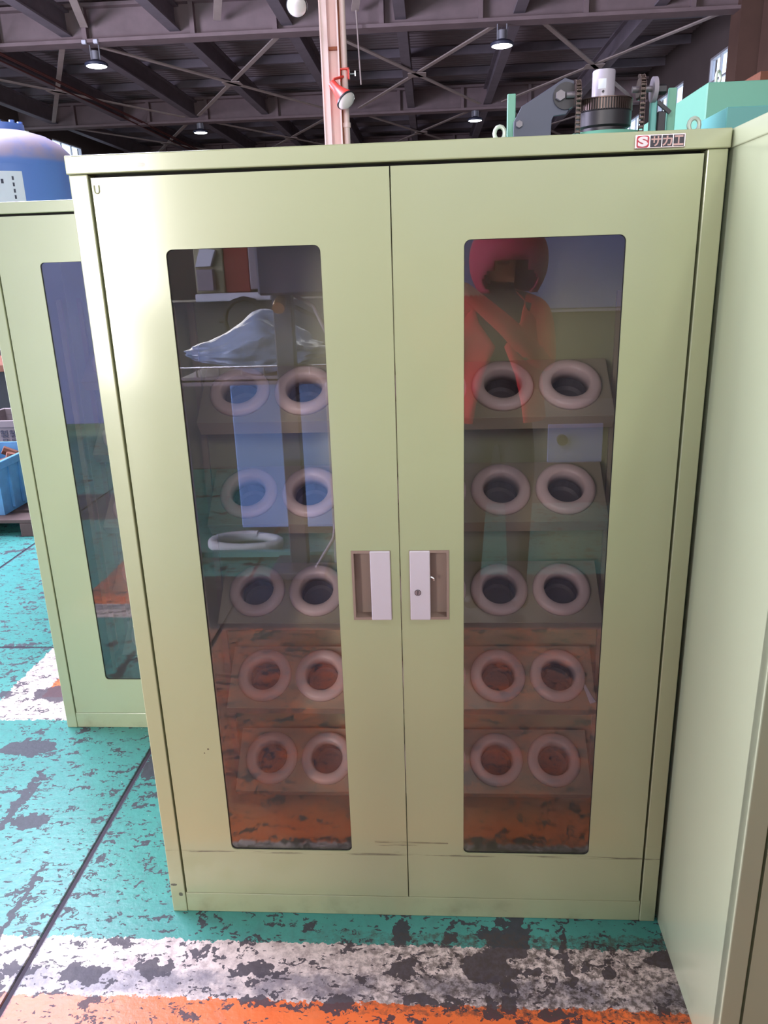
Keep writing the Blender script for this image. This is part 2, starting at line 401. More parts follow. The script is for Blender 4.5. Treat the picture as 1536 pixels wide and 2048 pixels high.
def text_bm(s, size, depth, fat=0.0):
    cu = bpy.data.curves.new('t', 'FONT'); cu.body = s; cu.size = size; cu.offset = fat; cu.extrude = depth; cu.align_x = 'CENTER'; cu.align_y = 'CENTER'; cu.resolution_u = 3
    o = bpy.data.objects.new('t', cu); COL.objects.link(o)
    dg = bpy.context.evaluated_depsgraph_get(); me = bpy.data.meshes.new_from_object(o.evaluated_get(dg))
    bm = BM(); bm.from_mesh(me); bpy.data.objects.remove(o); bpy.data.curves.remove(cu); bpy.data.meshes.remove(me)
    return bm

# ------------------------------------------------------------------ setting: floor
fl_bm = BM(); box(fl_bm, -14, 8, -10, 46, -0.10, -0.004)
floor = obj('floor', fl_bm, M['joint'], kind='structure')
xs = [(-14, -8.4), (-8.388, -5.4), (-5.388, -2.413), (-2.401, -0.921), (-0.909, 8)]
ys = [(-10, 1.443), (1.455, 5.9), (5.912, 46)]
for a, b in xs:
    for c, d in ys:
        bm = BM(); box(bm, a, b, c, d, -0.05, 0.0, 0.003); obj('slab', bm, M['floor'], floor)

# ------------------------------------------------------------------ setting: walls with openings
def wall_cells(bm, axis, pos, th, u0, u1, z0, z1, holes):
    us = sorted({u0, u1, *[h[0] for h in holes], *[h[1] for h in holes]}); zs = sorted({z0, z1, *[h[2] for h in holes], *[h[3] for h in holes]})
    for a, b in zip(us, us[1:]):
        for c, d in zip(zs, zs[1:]):
            if any(h[0] <= a and b <= h[1] and h[2] <= c and d <= h[3] for h in holes): continue
            if axis == 'x': box(bm, pos, pos+th, a, b, c, d)
            else: box(bm, a, b, pos, pos+th, c, d)
def window(name, axis, pos, h, nu, nz):
    a, b, c, d = h
    bm = BM(); g = 0.05
    def B(u0, u1, z0, z1, t0=-0.03, t1=0.09):
        if axis == 'x': box(bm, pos+t0, pos+t1, u0, u1, z0, z1)
        else: box(bm, u0, u1, pos+t0, pos+t1, z0, z1)
    B(a, b, c, c+g); B(a, b, d-g, d); B(a, a+g, c+g, d-g); B(b-g, b, c+g, d-g)
    for k in range(1, nu): u = a+(b-a)*k/nu; B(u-0.02, u+0.02, c+g, d-g, 0, 0.06)
    for k in range(1, nz): z = c+(d-c)*k/nz; B(a+g, b-g, z-0.02, z+0.02, 0.005, 0.055)
    o = obj(name, bm, M['winframe'], kind='structure')
    du = (b-a-2*g)/nu; dz = (d-c-2*g)/nz
    for i in range(nu):
        for j in range(nz):
            pb = BM(); u0 = a+g+i*du; z0 = c+g+j*dz
            if axis == 'x': box(pb, pos+0.025, pos+0.033, u0, u0+du, z0, z0+dz)
            else: box(pb, u0, u0+du, pos+0.025, pos+0.033, z0, z0+dz)
            obj('pane', pb, M['winglass'], o)
WIN_R = [(18.9, 20.9, 5.25, 6.35), (23.0, 25.6, 5.2, 6.3), (27.6, 30.2, 5.2, 6.3)]
WIN_L = [(24.3, 26.4, 5.3, 6.62), (29.3, 31.9, 5.3, 6.58)]
bm = BM(); wall_cells(bm, 'x', 7.2, 0.2, -10, 46, 0, 7.6, WIN_R); obj('wall_right', bm, M['wall'], kind='structure')
bm = BM(); wall_cells(bm, 'x', -14.2, 0.2, -10, 46, 0, 7.6, WIN_L+[(-1.5, 7.5, 0.0, 4.7)]); obj('wall_left', bm, M['wall'], kind='structure')
bm = BM(); wall_cells(bm, 'y', 46, 0.2, -14, 7.2, 0, 7.6, []); obj('wall_back', bm, M['wall'], kind='structure')
bm = BM(); wall_cells(bm, 'y', -10.2, 0.2, -14, 7.2, 0, 7.6, [(-6.0, 7.0, 3.7, 6.1), (-5.2, -3.9, 0.0, 3.7)]); obj('wall_front', bm, M['wall'], kind='structure')  # the wide high opening is added for the frontal fill
for k, h in enumerate(WIN_R): window('window_%d' % (k+1), 'x', 7.25, h, 3, 2)
for k, h in enumerate(WIN_L): window('window_%d' % (k+4), 'x', -14.1, h, 3, 2)

# ------------------------------------------------------------------ setting: roof
ZD = 7.35
bm = BM(); y = -10.0; pitch_c = 0.25; SK = (-6.5, -2.7, 1.0, 8.25)
def strip(bm, x0, x1, y0, y1, z0, z1):
    a = [bm.verts.new(p) for p in ((x0, y0, z0), (x1, y0, z0), (x1, y1, z1), (x0, y1, z1))]; bm.faces.new(a)
while y < 46.0:
    prof = [(0, 0), (0.07, 0), (0.095, 0.06), (0.205, 0.06), (0.25, 0)]
    for (a, za), (b, zb) in zip(prof, prof[1:]):
        ya, yb = y+a, y+b
        if SK[2] < (ya+yb)/2 < SK[3]:
            strip(bm, -14, SK[0], ya, yb, ZD+za, ZD+zb); strip(bm, SK[1], 7.2, ya, yb, ZD+za, ZD+zb)
        else: strip(bm, -14, 7.2, ya, yb, ZD+za, ZD+zb)
    y += pitch_c
ceiling = obj('ceiling', bm, M['deck'], kind='structure')
JX = [-12.75, -10.3, -7.85, -5.42, -2.95, -0.5, 2.02, 4.95]
GY = [-2.0, 7.7, 17.35, 27.0, 36.6]
for g in GY:
    bm = BM(); ibeam(bm, (-14, g, 6.45), (7.2, g, 6.45), 0.42, 0.75, 0.07, 0.04); obj('girder', bm, M['beam'], ceiling)
    for k, xx in enumerate([-12.0, -9.4, -7.4, -5.0, -3.2, -0.9, 1.2, 3.4, 5.6]):
        bm = BM(); box(bm, xx-0.05, xx+0.05, g-0.18, g-0.02, 6.52, 7.13); obj('stiffener', bm, M['beam'], ceiling)
for i, g in enumerate(GY):
    y1 = GY[i+1]-0.03 if i+1 < len(GY) else 46.0
    for xx in JX:
        bm = BM(); ibeam(bm, (xx, g+0.03, 6.62), (xx, y1, 6.62), 0.24, 0.5, 0.04, 0.03); obj('joist', bm, M['joist'], ceiling)
    for fr in (0.3, 0.55, 0.8):
        yy = g+(y1-g)*fr
        bm = BM(); box(bm, -14, 7.2, yy-0.05, yy+0.05, 7.12, 7.33); obj('purlin', bm, M['joist'], ceiling)
    if g > 10:   # crossed braces below the joists, one crossing on every second joist
        for (xa, xb) in ((-12.6, -8.1), (-7.6, -3.1), (-2.2, 1.75), (2.5, 6.6)):
            for s in (0, 1):
                bm = BM(); p, q = ((xa, xb) if s == 0 else (xb, xa))
                bar(bm, (p, g+0.3, 6.58+0.03*s), (q, y1-0.4, 6.58+0.03*s), 0.12, 0.03); obj('brace', bm, M['brace'], ceiling)
            xm = (xa+xb)/2; bm = BM(); ym = (g+y1)/2; box(bm, xm-0.25, xm+0.25, ym-0.25, ym+0.25, 6.565, 6.58); obj('gusset_plate', bm, M['brace'], ceiling)
# struts that come down to the first girder from the near bay
for (p0, p1) in (((-6.55, 14.2, 7.05), (-7.35, 17.1, 6.75)), ((-3.55, 14.2, 7.05), (-4.42, 17.1, 6.75)), ((-1.15, 15.2, 7.05), (-1.45, 17.1, 6.78)), ((1.72, 15.0, 7.05), (1.48, 17.1, 6.86))):
    bm = BM(); bar(bm, p0, p1, 0.16, 0.05); obj('strut', bm, M['brace'], ceiling)
# thin pipes running under the joists on the left
for k in range(3):
    bm = BM(); tube(bm, [(-9.75+0.17*k, 8, 6.42+0.05*(k % 2)), (-9.8+0.17*k, 17, 6.40+0.05*(k % 2)), (-9.8+0.17*k, 26, 6.46+0.05*(k % 2)), (-9.75+0.17*k, 40, 6.45)], 0.022, 8)
    obj('service_pipe', bm, M['cable'], ceiling)
# dark corner column on the right wall
bm = BM(); box(bm, 6.55, 7.15, 17.1, 17.7, 0, 7.3); obj('trim_1', bm, M['wall_brown'], kind='structure')
bm = BM(); box(bm, 6.95, 7.19, 4, 17.0, 0, 7.3); box(bm, 6.9, 6.96, 15.2, 15.3, 0, 7.3); obj('trim_2', bm, M['wall_brown'], kind='structure')

# ------------------------------------------------------------------ the tool cabinets
TA = R(40.5); TL = 0.183; TX = 0.515; TY = 0.322
TZ = [1.215, 0.946, 0.664, 0.401, 0.124]
RX = [(-0.515+0.0995)+k*0.1662 for k in range(6)]
def ring_mesh():
    bm = BM()
    prof = [(0.0765, 0.0), (0.0765, 0.008), (0.0745, 0.015), (0.068, 0.0195), (0.058, 0.020), (0.049, 0.0185), (0.0465, 0.014), (0.0450, 0.004), (0.0440, -0.020), (0.0455, -0.020), (0.0465, 0.0)]
    lathe(bm, prof, 48, closed=True)
    me = bpy.data.meshes.new('holder_ring'); bmesh.ops.recalc_face_normals(bm, faces=bm.faces); bm.to_mesh(me); bm.free()
    me.polygons.foreach_set('use_smooth', [True]*len(me.polygons)); me.materials.append(M['ring']); return me
RING = ring_mesh()
def tray_mesh():
    """tilted shelf with six round openings, front lip, local frame: x across, y up the slope, z normal"""
    bm = BM(); t = bmesh.new(); E = []
    holes = [[(x+0.0465*math.cos(2*math.pi*k/28), TL*0.515+0.0465*math.sin(2*math.pi*k/28)) for k in range(28)] for x in RX]
    for loop in [[(-TX, 0), (TX, 0), (TX, TL), (-TX, TL)]]+holes:
        vs = [t.verts.new((x, yy, 0)) for x, yy in loop]; E += [t.edges.new((vs[i], vs[(i+1) % len(vs)])) for i in range(len(vs))]
    bmesh.ops.triangle_fill(t, use_beauty=True, use_dissolve=False, edges=E)
    g = bmesh.ops.extrude_face_region(t, geom=t.faces[:]); bmesh.ops.translate(t, vec=(0, 0, -0.002), verts=[v for v in g['geom'] if isinstance(v, bmesh.types.BMVert)])
    merge(bm, t)
    box(bm, -TX, TX, -0.0015, 0.0015, -0.046, 0.0008, 0.0006)
    box(bm, -TX, TX, TL-0.0015, TL+0.0005, -0.03, 0.0005)
    box(bm, -TX, -TX+0.0015, 0.0, TL, -0.03, 0.0); box(bm, TX-0.0015, TX, 0.0, TL, -0.03, 0.0)
    me = bpy.data.meshes.new('tray'); bmesh.ops.recalc_face_normals(bm, faces=bm.faces); bm.to_mesh(me); bm.free(); me.materials.append(M['tray']); return me
TRAY = tray_mesh()
def hole_shade_mesh():  # dark cup added below each tray hole to stand in for its shade
    bm = BM(); lathe(bm, [(0.0455, -0.020), (0.044, -0.050), (0.036, -0.056), (0.0, -0.056)], 32); bmesh.ops.delete(bm, geom=[f for f in bm.faces if len(f.verts) > 8], context='FACES_ONLY')
    me = bpy.data.meshes.new('hole_shade'); bm.to_mesh(me); bm.free(); me.materials.append(M['hole_shade']); return me
HOLE_SHADE = hole_shade_mesh()

def cabinet(label, loc, rz, paint, interior=True, badge=True, D=0.5):
    c = thing('tool_cabinet', label, 'cabinet', loc, rz)
    HW = 0.6105; IW = 0.5735
    # carcass: side panels, back panel, floor pan, cap
    for s in (-1, 1):
        bm = BM(); x0, x1 = sorted((s*(HW-0.0012), s*HW)); box(bm, x0, x1, 0.004, D, 0.0, 1.757)
        obj('side_panel', bm, paint, c)
        bm = BM(); x0, x1 = sorted((s*IW, s*HW)); box(bm, x0, x1, 0.0, 0.030, 0.0, 1.7565, 0.0022, 2)
        obj('stile', bm, paint, c)
        bm = BM(); x0, x1 = sorted((s*0.560, s*(HW-0.002))); box(bm, x0, x1, 0.028, 0.034, 0.05, 1.755); obj('door_stop', bm, M['dark'], c)  # stop coloured near black so the door gap reads as shade
        if interior:
            for yy in (0.30, 0.46):
                bm = BM(); x0, x1 = sorted((s*0.535, s*0.552)); box(bm, x0, x1, yy, yy+0.012, 0.06, 1.5); obj('rack_upright', bm, M['tray'], c)
    bm = BM(); box(bm, -HW+0.002, HW-0.002, D-0.002, D, 0.05, 1.757); obj('back_panel', bm, paint, c)
    bm = BM(); box(bm, -HW+0.002, HW-0.002, 0.03, D-0.002, 0.05, 0.056); obj('floor_pan', bm, paint, c)
    bm = BM(); box(bm, -IW+0.0008, IW-0.0008, 0.0015, 0.028, 0.0, 0.0595, 0.0022, 2); obj('bottom_rail', bm, paint, c)
    bm = BM(); box(bm, -0.6135, 0.6135, -0.003, D+0.003, 1.757, 1.790, 0.0022, 2); obj('top_cap', bm, paint, c)
    bm = BM(); box(bm, -0.57, 0.57, 0.026, 0.034, 1.735, 1.757); obj('top_stop', bm, M['dark'], c)  # near-black too, for the shade in the gap under the cap
    # doors
    zb, zt = 0.0615, 1.7500
    for s in (-1, 1):
        xo, xi = s*0.5683, s*0.0012
        x0, x1 = sorted((xo, xi)); h0, h1 = sorted((s*0.021, s*0.1045)); w0, w1 = sorted((s*0.1372, s*0.4395))
        bm = BM()
        plate_with_holes(bm, rrect(x0, x1, zb, zt, 0), [rrect(w0, w1, 0.197, 1.617, 0.013), rrect(h0, h1, 0.8295, 0.9905, 0)], 0.001, 0.004)
        t = 0.018
        for (a, b, e, f) in ((x0, x0+0.002, zb, zt), (x1-0.002, x1, zb, zt), (x0, x1, zb, zb+0.002), (x0, x1, zt-0.002, zt)): box(bm, a, b, 0.002, t, e, f)
        door = obj('door', bm, paint, c)
        bm = BM()   # dark rubber channel the pane sits in
        plate_with_holes(bm, rrect(w0-0.010, w1+0.010, 0.187, 1.627, 0.013), [rrect(w0+0.0007, w1-0.0007, 0.1977, 1.6163, 0.013)], 0.0046, 0.009); obj('pane_gasket', bm, M['dark'], door)
        bm = BM(); box(bm, w0-0.009, w1+0.009, 0.0052, 0.0082, 0.188, 1.626); obj('window_pane', bm, M['pane'], door)
        bm = BM()   # pull recess: bezel and open-fronted box
        bevel_o, bevel_i = rrect(h0-0.0008, h1+0.0008, 0.8287, 0.9913, 0), rrect(h0+0.0045, h1-0.0045, 0.8345, 0.9855, 0)
        plate_with_holes(bm, bevel_o, [bevel_i], -0.002, 0.003)
        a, b, e, f = h0+0.0045, h1-0.0045, 0.8345, 0.9855; q = 0.026
        box(bm, a-0.001, a, 0.003, q, e, f); box(bm, b, b+0.001, 0.003, q, e, f); box(bm, a, b, 0.003, q, e-0.001, e); box(bm, a, b, 0.003, q, f, f+0.001); box(bm, a-0.001, b+0.001, q, q+0.001, e, f)
        obj('pull_recess', bm, M['recess'], door)
        p0, p1 = sorted((s*0.0208, s*0.0648))
        bm = BM(); box(bm, p0, p1, -0.0055, 0.002, 0.8290, 0.9912, 0.0022, 2)
        pl = obj('pull_plate', bm, M['plate'], door, label='lilac grey plastic pull plate')
        if s > 0:
            bm = BM(); cyl(bm, (0.0375, -0.0064, 0.895), (0.0375, -0.0050, 0.895), 0.0062, 24); obj('lock', bm, M['chrome'], door, smooth=True, label='round key lock')
            bm = BM(); lathe(bm, [(0.0062, 0), (0.0070, 0), (0.0070, 0.0013), (0.0062, 0.0013)], 24, Matrix.Translation((0.0375, -0.0053, 0.895)) @ Matrix.Rotation(R(90), 4, 'X'), closed=True); obj('lock_rim', bm, M['dark'], door)
            bm = BM(); prism(bm, [(0.0368, 0.8905), (0.0382, 0.8895), (0.0388, 0.899), (0.0372, 0.9005)], -0.0067, -0.0062); obj('keyhole', bm, M['dark'], door)
            bm = BM(); tube(bm, [(0.062, 0.004, 0.929), (0.068, 0.001, 0.9285), (0.0725, 0.0, 0.926), (0.0730, 0.001, 0.921)], 0.0024, 8); obj('latch_finger', bm, M['steel'], door, smooth=True)
    # the little U shaped press mark on the left door
    bm = BM(); U = [(-0.5635, -0.0002, 1.737), (-0.5635, -0.0002, 1.727)]+[(-0.559+0.0045*math.cos(a), -0.0002, 1.727+0.0045*math.sin(a)) for a in [R(180+18*k) for k in range(11)]]+[(-0.5545, -0.0002, 1.737)]
    tube(bm, U, 0.0012, 8); obj('press_mark', bm, paint, c, smooth=True)
    if badge:
        bm = BM(); box(bm, 0.4425, 0.5310, -0.0075, -0.003, 1.7605, 1.7835, 0.0012, 2)
        bd = obj('badge', bm, M['chrome'], c, label='chrome maker plate with letters')
        bm = BM(); box(bm, 0.4690, 0.5285, -0.0082, -0.0074, 1.7625, 1.7815); obj('badge_ground', bm, M['badge_black'], bd)
        bm = BM(); prism(bm, rrect(0.4448, 0.4668, 1.7622, 1.7818, 0.004, 4), -0.0082, -0.0074); obj('logo_ground', bm, M['badge_red'], bd)
        # S emblem
        bm = text_bm('S', 0.02, 0.0005, 0.0011); xs_ = [v.co.x for v in bm.verts]; zs_ = [v.co.y for v in bm.verts]
        bmesh.ops.transform(bm, matrix=Matrix.Translation((0.4558, -0.0088, 1.7720)) @ Matrix.Rotation(R(90), 4, 'X') @ Matrix.Diagonal((0.0178/(max(xs_)-min(xs_)), 0.0166/(max(zs_)-min(zs_)), 1, 1)) @ Matrix.Translation((-(max(xs_)+min(xs_))/2, -(max(zs_)+min(zs_))/2, 0)), verts=bm.verts)
        obj('logo', bm, M['logo'], bd)
        for k, ch in enumerate('サカエ'):
            tb = text_bm(ch, 0.0195, 0.0004, 0.0004); xs_ = [v.co.x for v in tb.verts]; zs_ = [v.co.y for v in tb.verts]
            sx = 0.0172/max(1e-6, max(xs_)-min(xs_)); sz = 0.0165/max(1e-6, max(zs_)-min(zs_)); mx_, mz_ = (max(xs_)+min(xs_))/2, (max(zs_)+min(zs_))/2
            bmesh.ops.transform(tb, matrix=Matrix.Translation((0.4790+0.0198*k, -0.0084, 1.7720)) @ Matrix.Rotation(R(90), 4, 'X') @ Matrix.Diagonal((sx, sz, 1, 1)) @ Matrix.Translation((-mx_, -mz_, 0)), verts=tb.verts)
            obj('letter', tb, M['letter'], bd)
        for xx in (0.4678, 0.4889, 0.5087, 0.5290):
            bm = BM(); box(bm, xx-0.0007, xx+0.0007, -0.0092, -0.0074, 1.7620, 1.7820); obj('divider', bm, M['chrome'], bd)
    if interior:
        for kz, z0 in enumerate(TZ):
            tm = Matrix.Translation((0, TY, z0)) @ Matrix.Rotation(TA, 4, 'X')
            tr = link_mesh('tray', TRAY, c, tm)
            if badge and kz == 3:
                pt = BM(); t = [pt.verts.new(q) for q in ((0.478, 0.085, 0.004), (0.486, 0.078, 0.002), (0.513, 0.02, 0.002), (0.497, 0.015, 0.002))]; f = pt.faces.new(t); g = bmesh.ops.extrude_face_region(pt, geom=[f]); bmesh.ops.translate(pt, vec=(0, 0, 0.001), verts=[v for v in g['geom'] if isinstance(v, bmesh.types.BMVert)]); obj('paper_tag', pt, M['label'], tr, label='small white paper tag')
            for x in RX:
                link_mesh('holder_ring', RING, tr, Matrix.Translation((x, TL*0.515, 0)))
                link_mesh('hole_shade', HOLE_SHADE, tr, Matrix.Translation((x, TL*0.515, 0)))
    return c
cabinet('pale green steel cabinet with two windowed doors and a chrome maker plate', (0, 0, 0), 0, M['paint'])
cabinet('greyer green windowed cabinet set back on the left, half hidden behind the main cabinet', (-0.6645, 0.827, 0), 0, M['paint_plain'], badge=False)
cabinet('pale green cabinet standing forward on the right, showing its long bare side panel', (1.2250, -0.4035, 0), R(-0.6), M['paint_plain'], interior=False, badge=False)

# ------------------------------------------------------------------ high bay lamps
def lamp(name_label, x, y, zb, power=170, clamps=False):
    t = thing('high_bay_lamp', name_label, 'lamp', (x, y, zb), 0, 'high bay lamps under the roof girders')
    bm = BM(); lathe(bm, [(0.235, 0.0), (0.25, 0.02), (0.25, 0.05), (0.20, 0.09), (0.09, 0.12), (0.07, 0.14)], 28); obj('housing', bm, M['lampbody'], t, smooth=True)
    bm = BM(); lathe(bm, [(0.0, -0.012), (0.20, -0.008), (0.232, 0.004)], 28); obj('diffuser', bm, M['lamp_glow'], t, smooth=True)
    bm = BM(); cyl(bm, (0, 0, 0.13), (0, 0, 0.30), 0.085, 18); obj('driver', bm, M['lampstem'], t, smooth=True)
    for s in (-1, 1):
        bm = BM(); cyl(bm, (s*0.10, 0, 0.12), (s*0.10, 0, 6.45-zb), 0.014, 8); obj('hanger', bm, M['lampstem'], t)
        if clamps:
            bm = BM(); box(bm, s*0.13-0.05, s*0.13+0.05, -0.25, -0.17, 6.45-zb-0.03, 6.45-zb+0.05, 0.01); obj('girder_clamp', bm, M['paleblue'], t)
    d = bpy.data.lights.new('lamp_light', 'AREA'); d.shape = 'DISK'; d.size = 0.45; d.energy = power; d.color = (0.95, 0.97, 1.0)
    o = bpy.data.objects.new('lamp_light', d); COL.objects.link(o); o.parent = t; o.location = (0, 0, -0.03)
    return t
lamp('lit high bay lamp with two pale clamps, upper left in front of the first girder', -7.28, 17.35, 6.03, clamps=True)
lamp('lit high bay lamp hanging above the grey motor and chains', 1.67, 17.35, 6.03)
lamp('small lit high bay lamp farther back, left of the pink column', -7.70, 27.0, 6.15)
lamp('small lit high bay lamp farther back, right of the pink column', 1.63, 27.0, 6.15)
lamp('lit high bay lamp over the aisle behind the camera, left row', -7.28, -1.9, 6.03, 70)
lamp('lit high bay lamp over the aisle behind the camera, right row', 1.67, -1.9, 6.03, 70)

# ------------------------------------------------------------------ pink column with its lamps
pc = thing('pink_column', 'pale pink painted steel column with a pipe along its side', 'column', (-0.60, 4.5, 0))
bm = BM(); ht = 6.6
box(bm, -0.066, -0.056, -0.06, 0.06, 0, ht); box(bm, 0.052, 0.062, -0.06, 0.06, 0, ht); box(bm, -0.056, 0.052, -0.005, 0.005, 0, ht); box(bm, -0.056, -0.014, -0.055, -0.045, 0, ht)
obj('shaft', bm, M['pink'], pc)
bm = BM(); cyl(bm, (0.092, -0.02, 0), (0.092, -0.02, ht), 0.0215, 16); obj('conduit', bm, M['pink'], pc, smooth=True)
bm = BM(); cyl(bm, (0.092, -0.02, 2.53), (0.092, -0.02, 2.56), 0.028, 16); obj('coupling', bm, M['pink'], pc, smooth=True)
bm = BM(); box(bm, 0.062, 0.070, -0.03, 0.0, 0, ht); obj('gap_strip', bm, M['rust'], pc)  # brown strip filling the gap between shaft and conduit
bm = BM(); box(bm, -0.012, 0.05, -0.03, -0.006, 3.02, 3.04); obj('splice_plate', bm, M['rust'], pc)
def clip_lamp(label, loc, direction, arm):
    t = thing('clip_lamp', label, 'lamp', loc, 0, 'red clamp lamps on the pink column')
    mt = frame_of(direction)
    bm = BM(); lathe(bm, [(0.018, -0.165), (0.028, -0.16), (0.030, -0.11), (0.044, -0.065), (0.064, -0.02), (0.070, 0.0), (0.066, 0.0), (0.02, -0.10)], 28, mt); obj('lamp_shade', bm, M['redlamp'], t, smooth=True)
    bm = BM(); lathe(bm, [(0.0695, -0.006), (0.0725, -0.004), (0.0725, 0.006), (0.066, 0.008)], 28, mt); obj('rim', bm, M['black'], t, smooth=True)
    bm = BM(); lathe(bm, [(0.067, 0.004), (0.063, 0.018), (0.045, 0.034), (0.025, 0.043), (0.0, 0.046)], 28, mt); obj('bulb', bm, M['bulb'], t, smooth=True)
    back = mt @ Vector((0, 0, -0.15))
    bm = BM(); tube(bm, [back, back+Vector((0.01, -0.005, 0.03)), arm], 0.009, 8); obj('stalk', bm, M['redlamp'], t, smooth=True)
    a = Vector(arm); bm = BM(); box(bm, a.x-0.03, a.x-0.016, a.y-0.015, a.y+0.02, a.z-0.03, a.z+0.05, 0.003); box(bm, a.x-0.03, a.x+0.045, a.y-0.015, a.y+0.02, a.z+0.04, a.z+0.052, 0.003); box(bm, a.x+0.033, a.x+0.045, a.y-0.015, a.y+0.02, a.z-0.02, a.z+0.05, 0.003)
    obj('clamp', bm, M['redlamp'], t)
    bm = BM(); cyl(bm, (a.x+0.04, a.y, a.z+0.015), (a.x+0.085, a.y, a.z+0.015), 0.004, 8); box(bm, a.x+0.08, a.x+0.088, a.y-0.004, a.y+0.004, a.z, a.z+0.032); obj('thumb_screw', bm, M['steel'], t)
    return t
clip_lamp('red clamp lamp with a pale bulb fixed to the right side of the pink column', (-0.497, 4.36, 2.685), (0.60, -0.32, -0.73), (-0.02, 0.10, 0.165))
# the upper lamp hangs from an arm above the picture
bm = BM(); box(bm, -0.30, 0.0, -0.05, -0.03, 3.42, 3.46); obj('lamp_arm', bm, M['pink'], pc)
clip_lamp('red clamp lamp whose pale bulb shows at the top edge, left of the pink column', (-0.80, 4.36, 3.265), (-0.05, -0.80, -0.55), (0.03, 0.09, 0.16))
# pull cord
bm = BM(); cyl(bm, (-1.37, 17.0, 5.35), (-1.42, 17.0, 6.75), 0.016, 6); tag(obj('pull_cord', bm, M['brace']), 'thin pale cord hanging from the roof strut right of the pink column', 'cord')

# ------------------------------------------------------------------ green drive machine behind the cabinet
gm = thing('drive_machine', 'green machine with black toothed drum, chains and grey motor behind the cabinet', 'machine', (0, 0, 0))
bm = BM(); box(bm, 0.30, 1.00, 1.15, 1.78, 0.0, 1.93, 0.01); obj('body', bm, M['green'], gm)
bm = BM(); lathe(bm, [(0.16, 1.93), (0.16, 1.965), (0.13, 1.995), (0.0, 2.0)], 40, Matrix.Translation((0.69, 1.5, 0))); obj('drum_base', bm, M['green'], gm, smooth=True)
bm = BM(); lathe(bm, [(0.082, 1.995), (0.082, 2.012), (0.0935, 2.018), (0.0935, 2.062), (0.090, 2.066), (0.090, 2.103), (0.0, 2.103)], 48, Matrix.Translation((0.69, 1.5, 0))); dr = obj('toothed_drum', bm, M['black'], gm, smooth=True)
bm = BM()
for k in range(64):
    a = 2*math.pi*k/64; t = bmesh.new(); box(t, 0.088, 0.0955, -0.0022, 0.0022, 2.067, 2.100); merge(bm, t, Matrix.Translation((0.69, 1.5, 0)) @ Matrix.Rotation(a, 4, 'Z'))
obj('drum_teeth', bm, M['oily'], dr, kind='stuff')
bm = BM(); lathe(bm, [(0.090, 2.101), (0.0965, 2.101), (0.0965, 2.1045), (0.0, 2.1045)], 48, Matrix.Translation((0.69, 1.5, 0))); obj('drum_rim', bm, M['oily'], dr, smooth=True)
bm = BM(); lathe(bm, [(0.0385, 2.1045), (0.0385, 2.195), (0.037, 2.1985), (0.0, 2.1985)], 36, Matrix.Translation((0.684, 1.5, 0))); mo = obj('motor', bm, M['silver'], gm, smooth=True, label='silver grey cylindrical motor cap')
bm = BM(); n = 10
for k in range(n):
    a0, a1 = R(-128+40*k/n), R(-128+40*(k+1)/n); r = 0.0389
    vs = [bm.verts.new((0.684+r*math.cos(a), 1.5+r*math.sin(a), z)) for a, z in ((a0, 2.137), (a1, 2.137), (a1, 2.168), (a0, 2.168))]; bm.faces.new(vs)
obj('rating_label', bm, M['label'], mo)
bm = BM(); cyl(bm, (0.676, 1.458, 2.128), (0.676, 1.464, 2.128), 0.004, 10); obj('set_screw', bm, M['black'], mo)
# arm plate
AX = [(0.372, 1.93), (0.372, 2.045), (0.398, 2.092), (0.545, 2.175), (0.575, 2.165), (0.580, 2.10), (0.552, 2.062), (0.510, 2.058), (0.503, 2.045), (0.500, 1.93)]
bm = BM(); prism(bm, AX, 1.46, 1.475, 0.001); obj('arm_plate', bm, M['slate'], gm)
bm = BM(); cyl(bm, (0.548, 1.452, 2.118), (0.548, 1.486, 2.118), 0.043, 28); obj('pulley', bm, M['black'], gm, smooth=True)
bm = BM(); cyl(bm, (0.528, 1.436, 2.118), (0.528, 1.454, 2.118), 0.017, 6); obj('bolt_head', bm, M['mbolt'], gm)
bm = BM(); cyl(bm, (0.39, 1.446, 2.035), (0.39, 1.462, 2.035), 0.012, 6); obj('bolt_head', bm, M['mbolt'], gm)
# chains: every link its own part
def link_bm():
    b = BM()
    for s in (-1, 1):
        for e in (-1, 1): cyl(b, (s*0.0075-0.001, 0, e*0.0058), (s*0.0075+0.001, 0, e*0.0058), 0.0062, 10)
        box(b, s*0.0075-0.001, s*0.0075+0.001, -0.004, 0.004, -0.0058, 0.0058)
    for e in (-1, 1): cyl(b, (-0.0075, 0, e*0.0058), (0.0075, 0, e*0.0058), 0.0036, 8)
    return b
lk = None
def chain(path):
    global lk
    for p, d in path:
        q = Matrix.Translation(p) @ Matrix((Vector((1, 0, 0)), Vector(d).normalized().cross(Vector((1, 0, 0))), Vector(d).normalized())).transposed().to_4x4()
        if lk is None:
            lk = obj('chain_link', link_bm(), M['oily'], gm); lk.matrix_local = q
        else: link_mesh('chain_link', lk.data, gm, q)
def chain_path(x, yf, zc, r, zend):
    P = []
    for k in range(4):
        a = R(95+k*28); P.append((Vector((x, yf+r+r*math.cos(a), zc+r*math.sin(a))), (0, math.sin(a), -math.cos(a))))
    z = zc
    while z > zend:
        P.append((Vector((x, yf, z)), (0, 0, 1))); z -= 0.0145
    return P
chain(chain_path(0.583, 1.40, 2.118, 0.040, 1.955))
chain(chain_path(0.797, 1.40, 2.125, 0.040, 1.955))
bm = BM(); cyl(bm, (0.590, 1.442, 2.118), (0.576, 1.442, 2.118), 0.034, 24); obj('sprocket', bm, M['oily'], gm, smooth=True)
bm = BM(); cyl(bm, (0.790, 1.442, 2.125), (0.804, 1.442, 2.125), 0.034, 24); obj('sprocket', bm, M['oily'], gm, smooth=True)
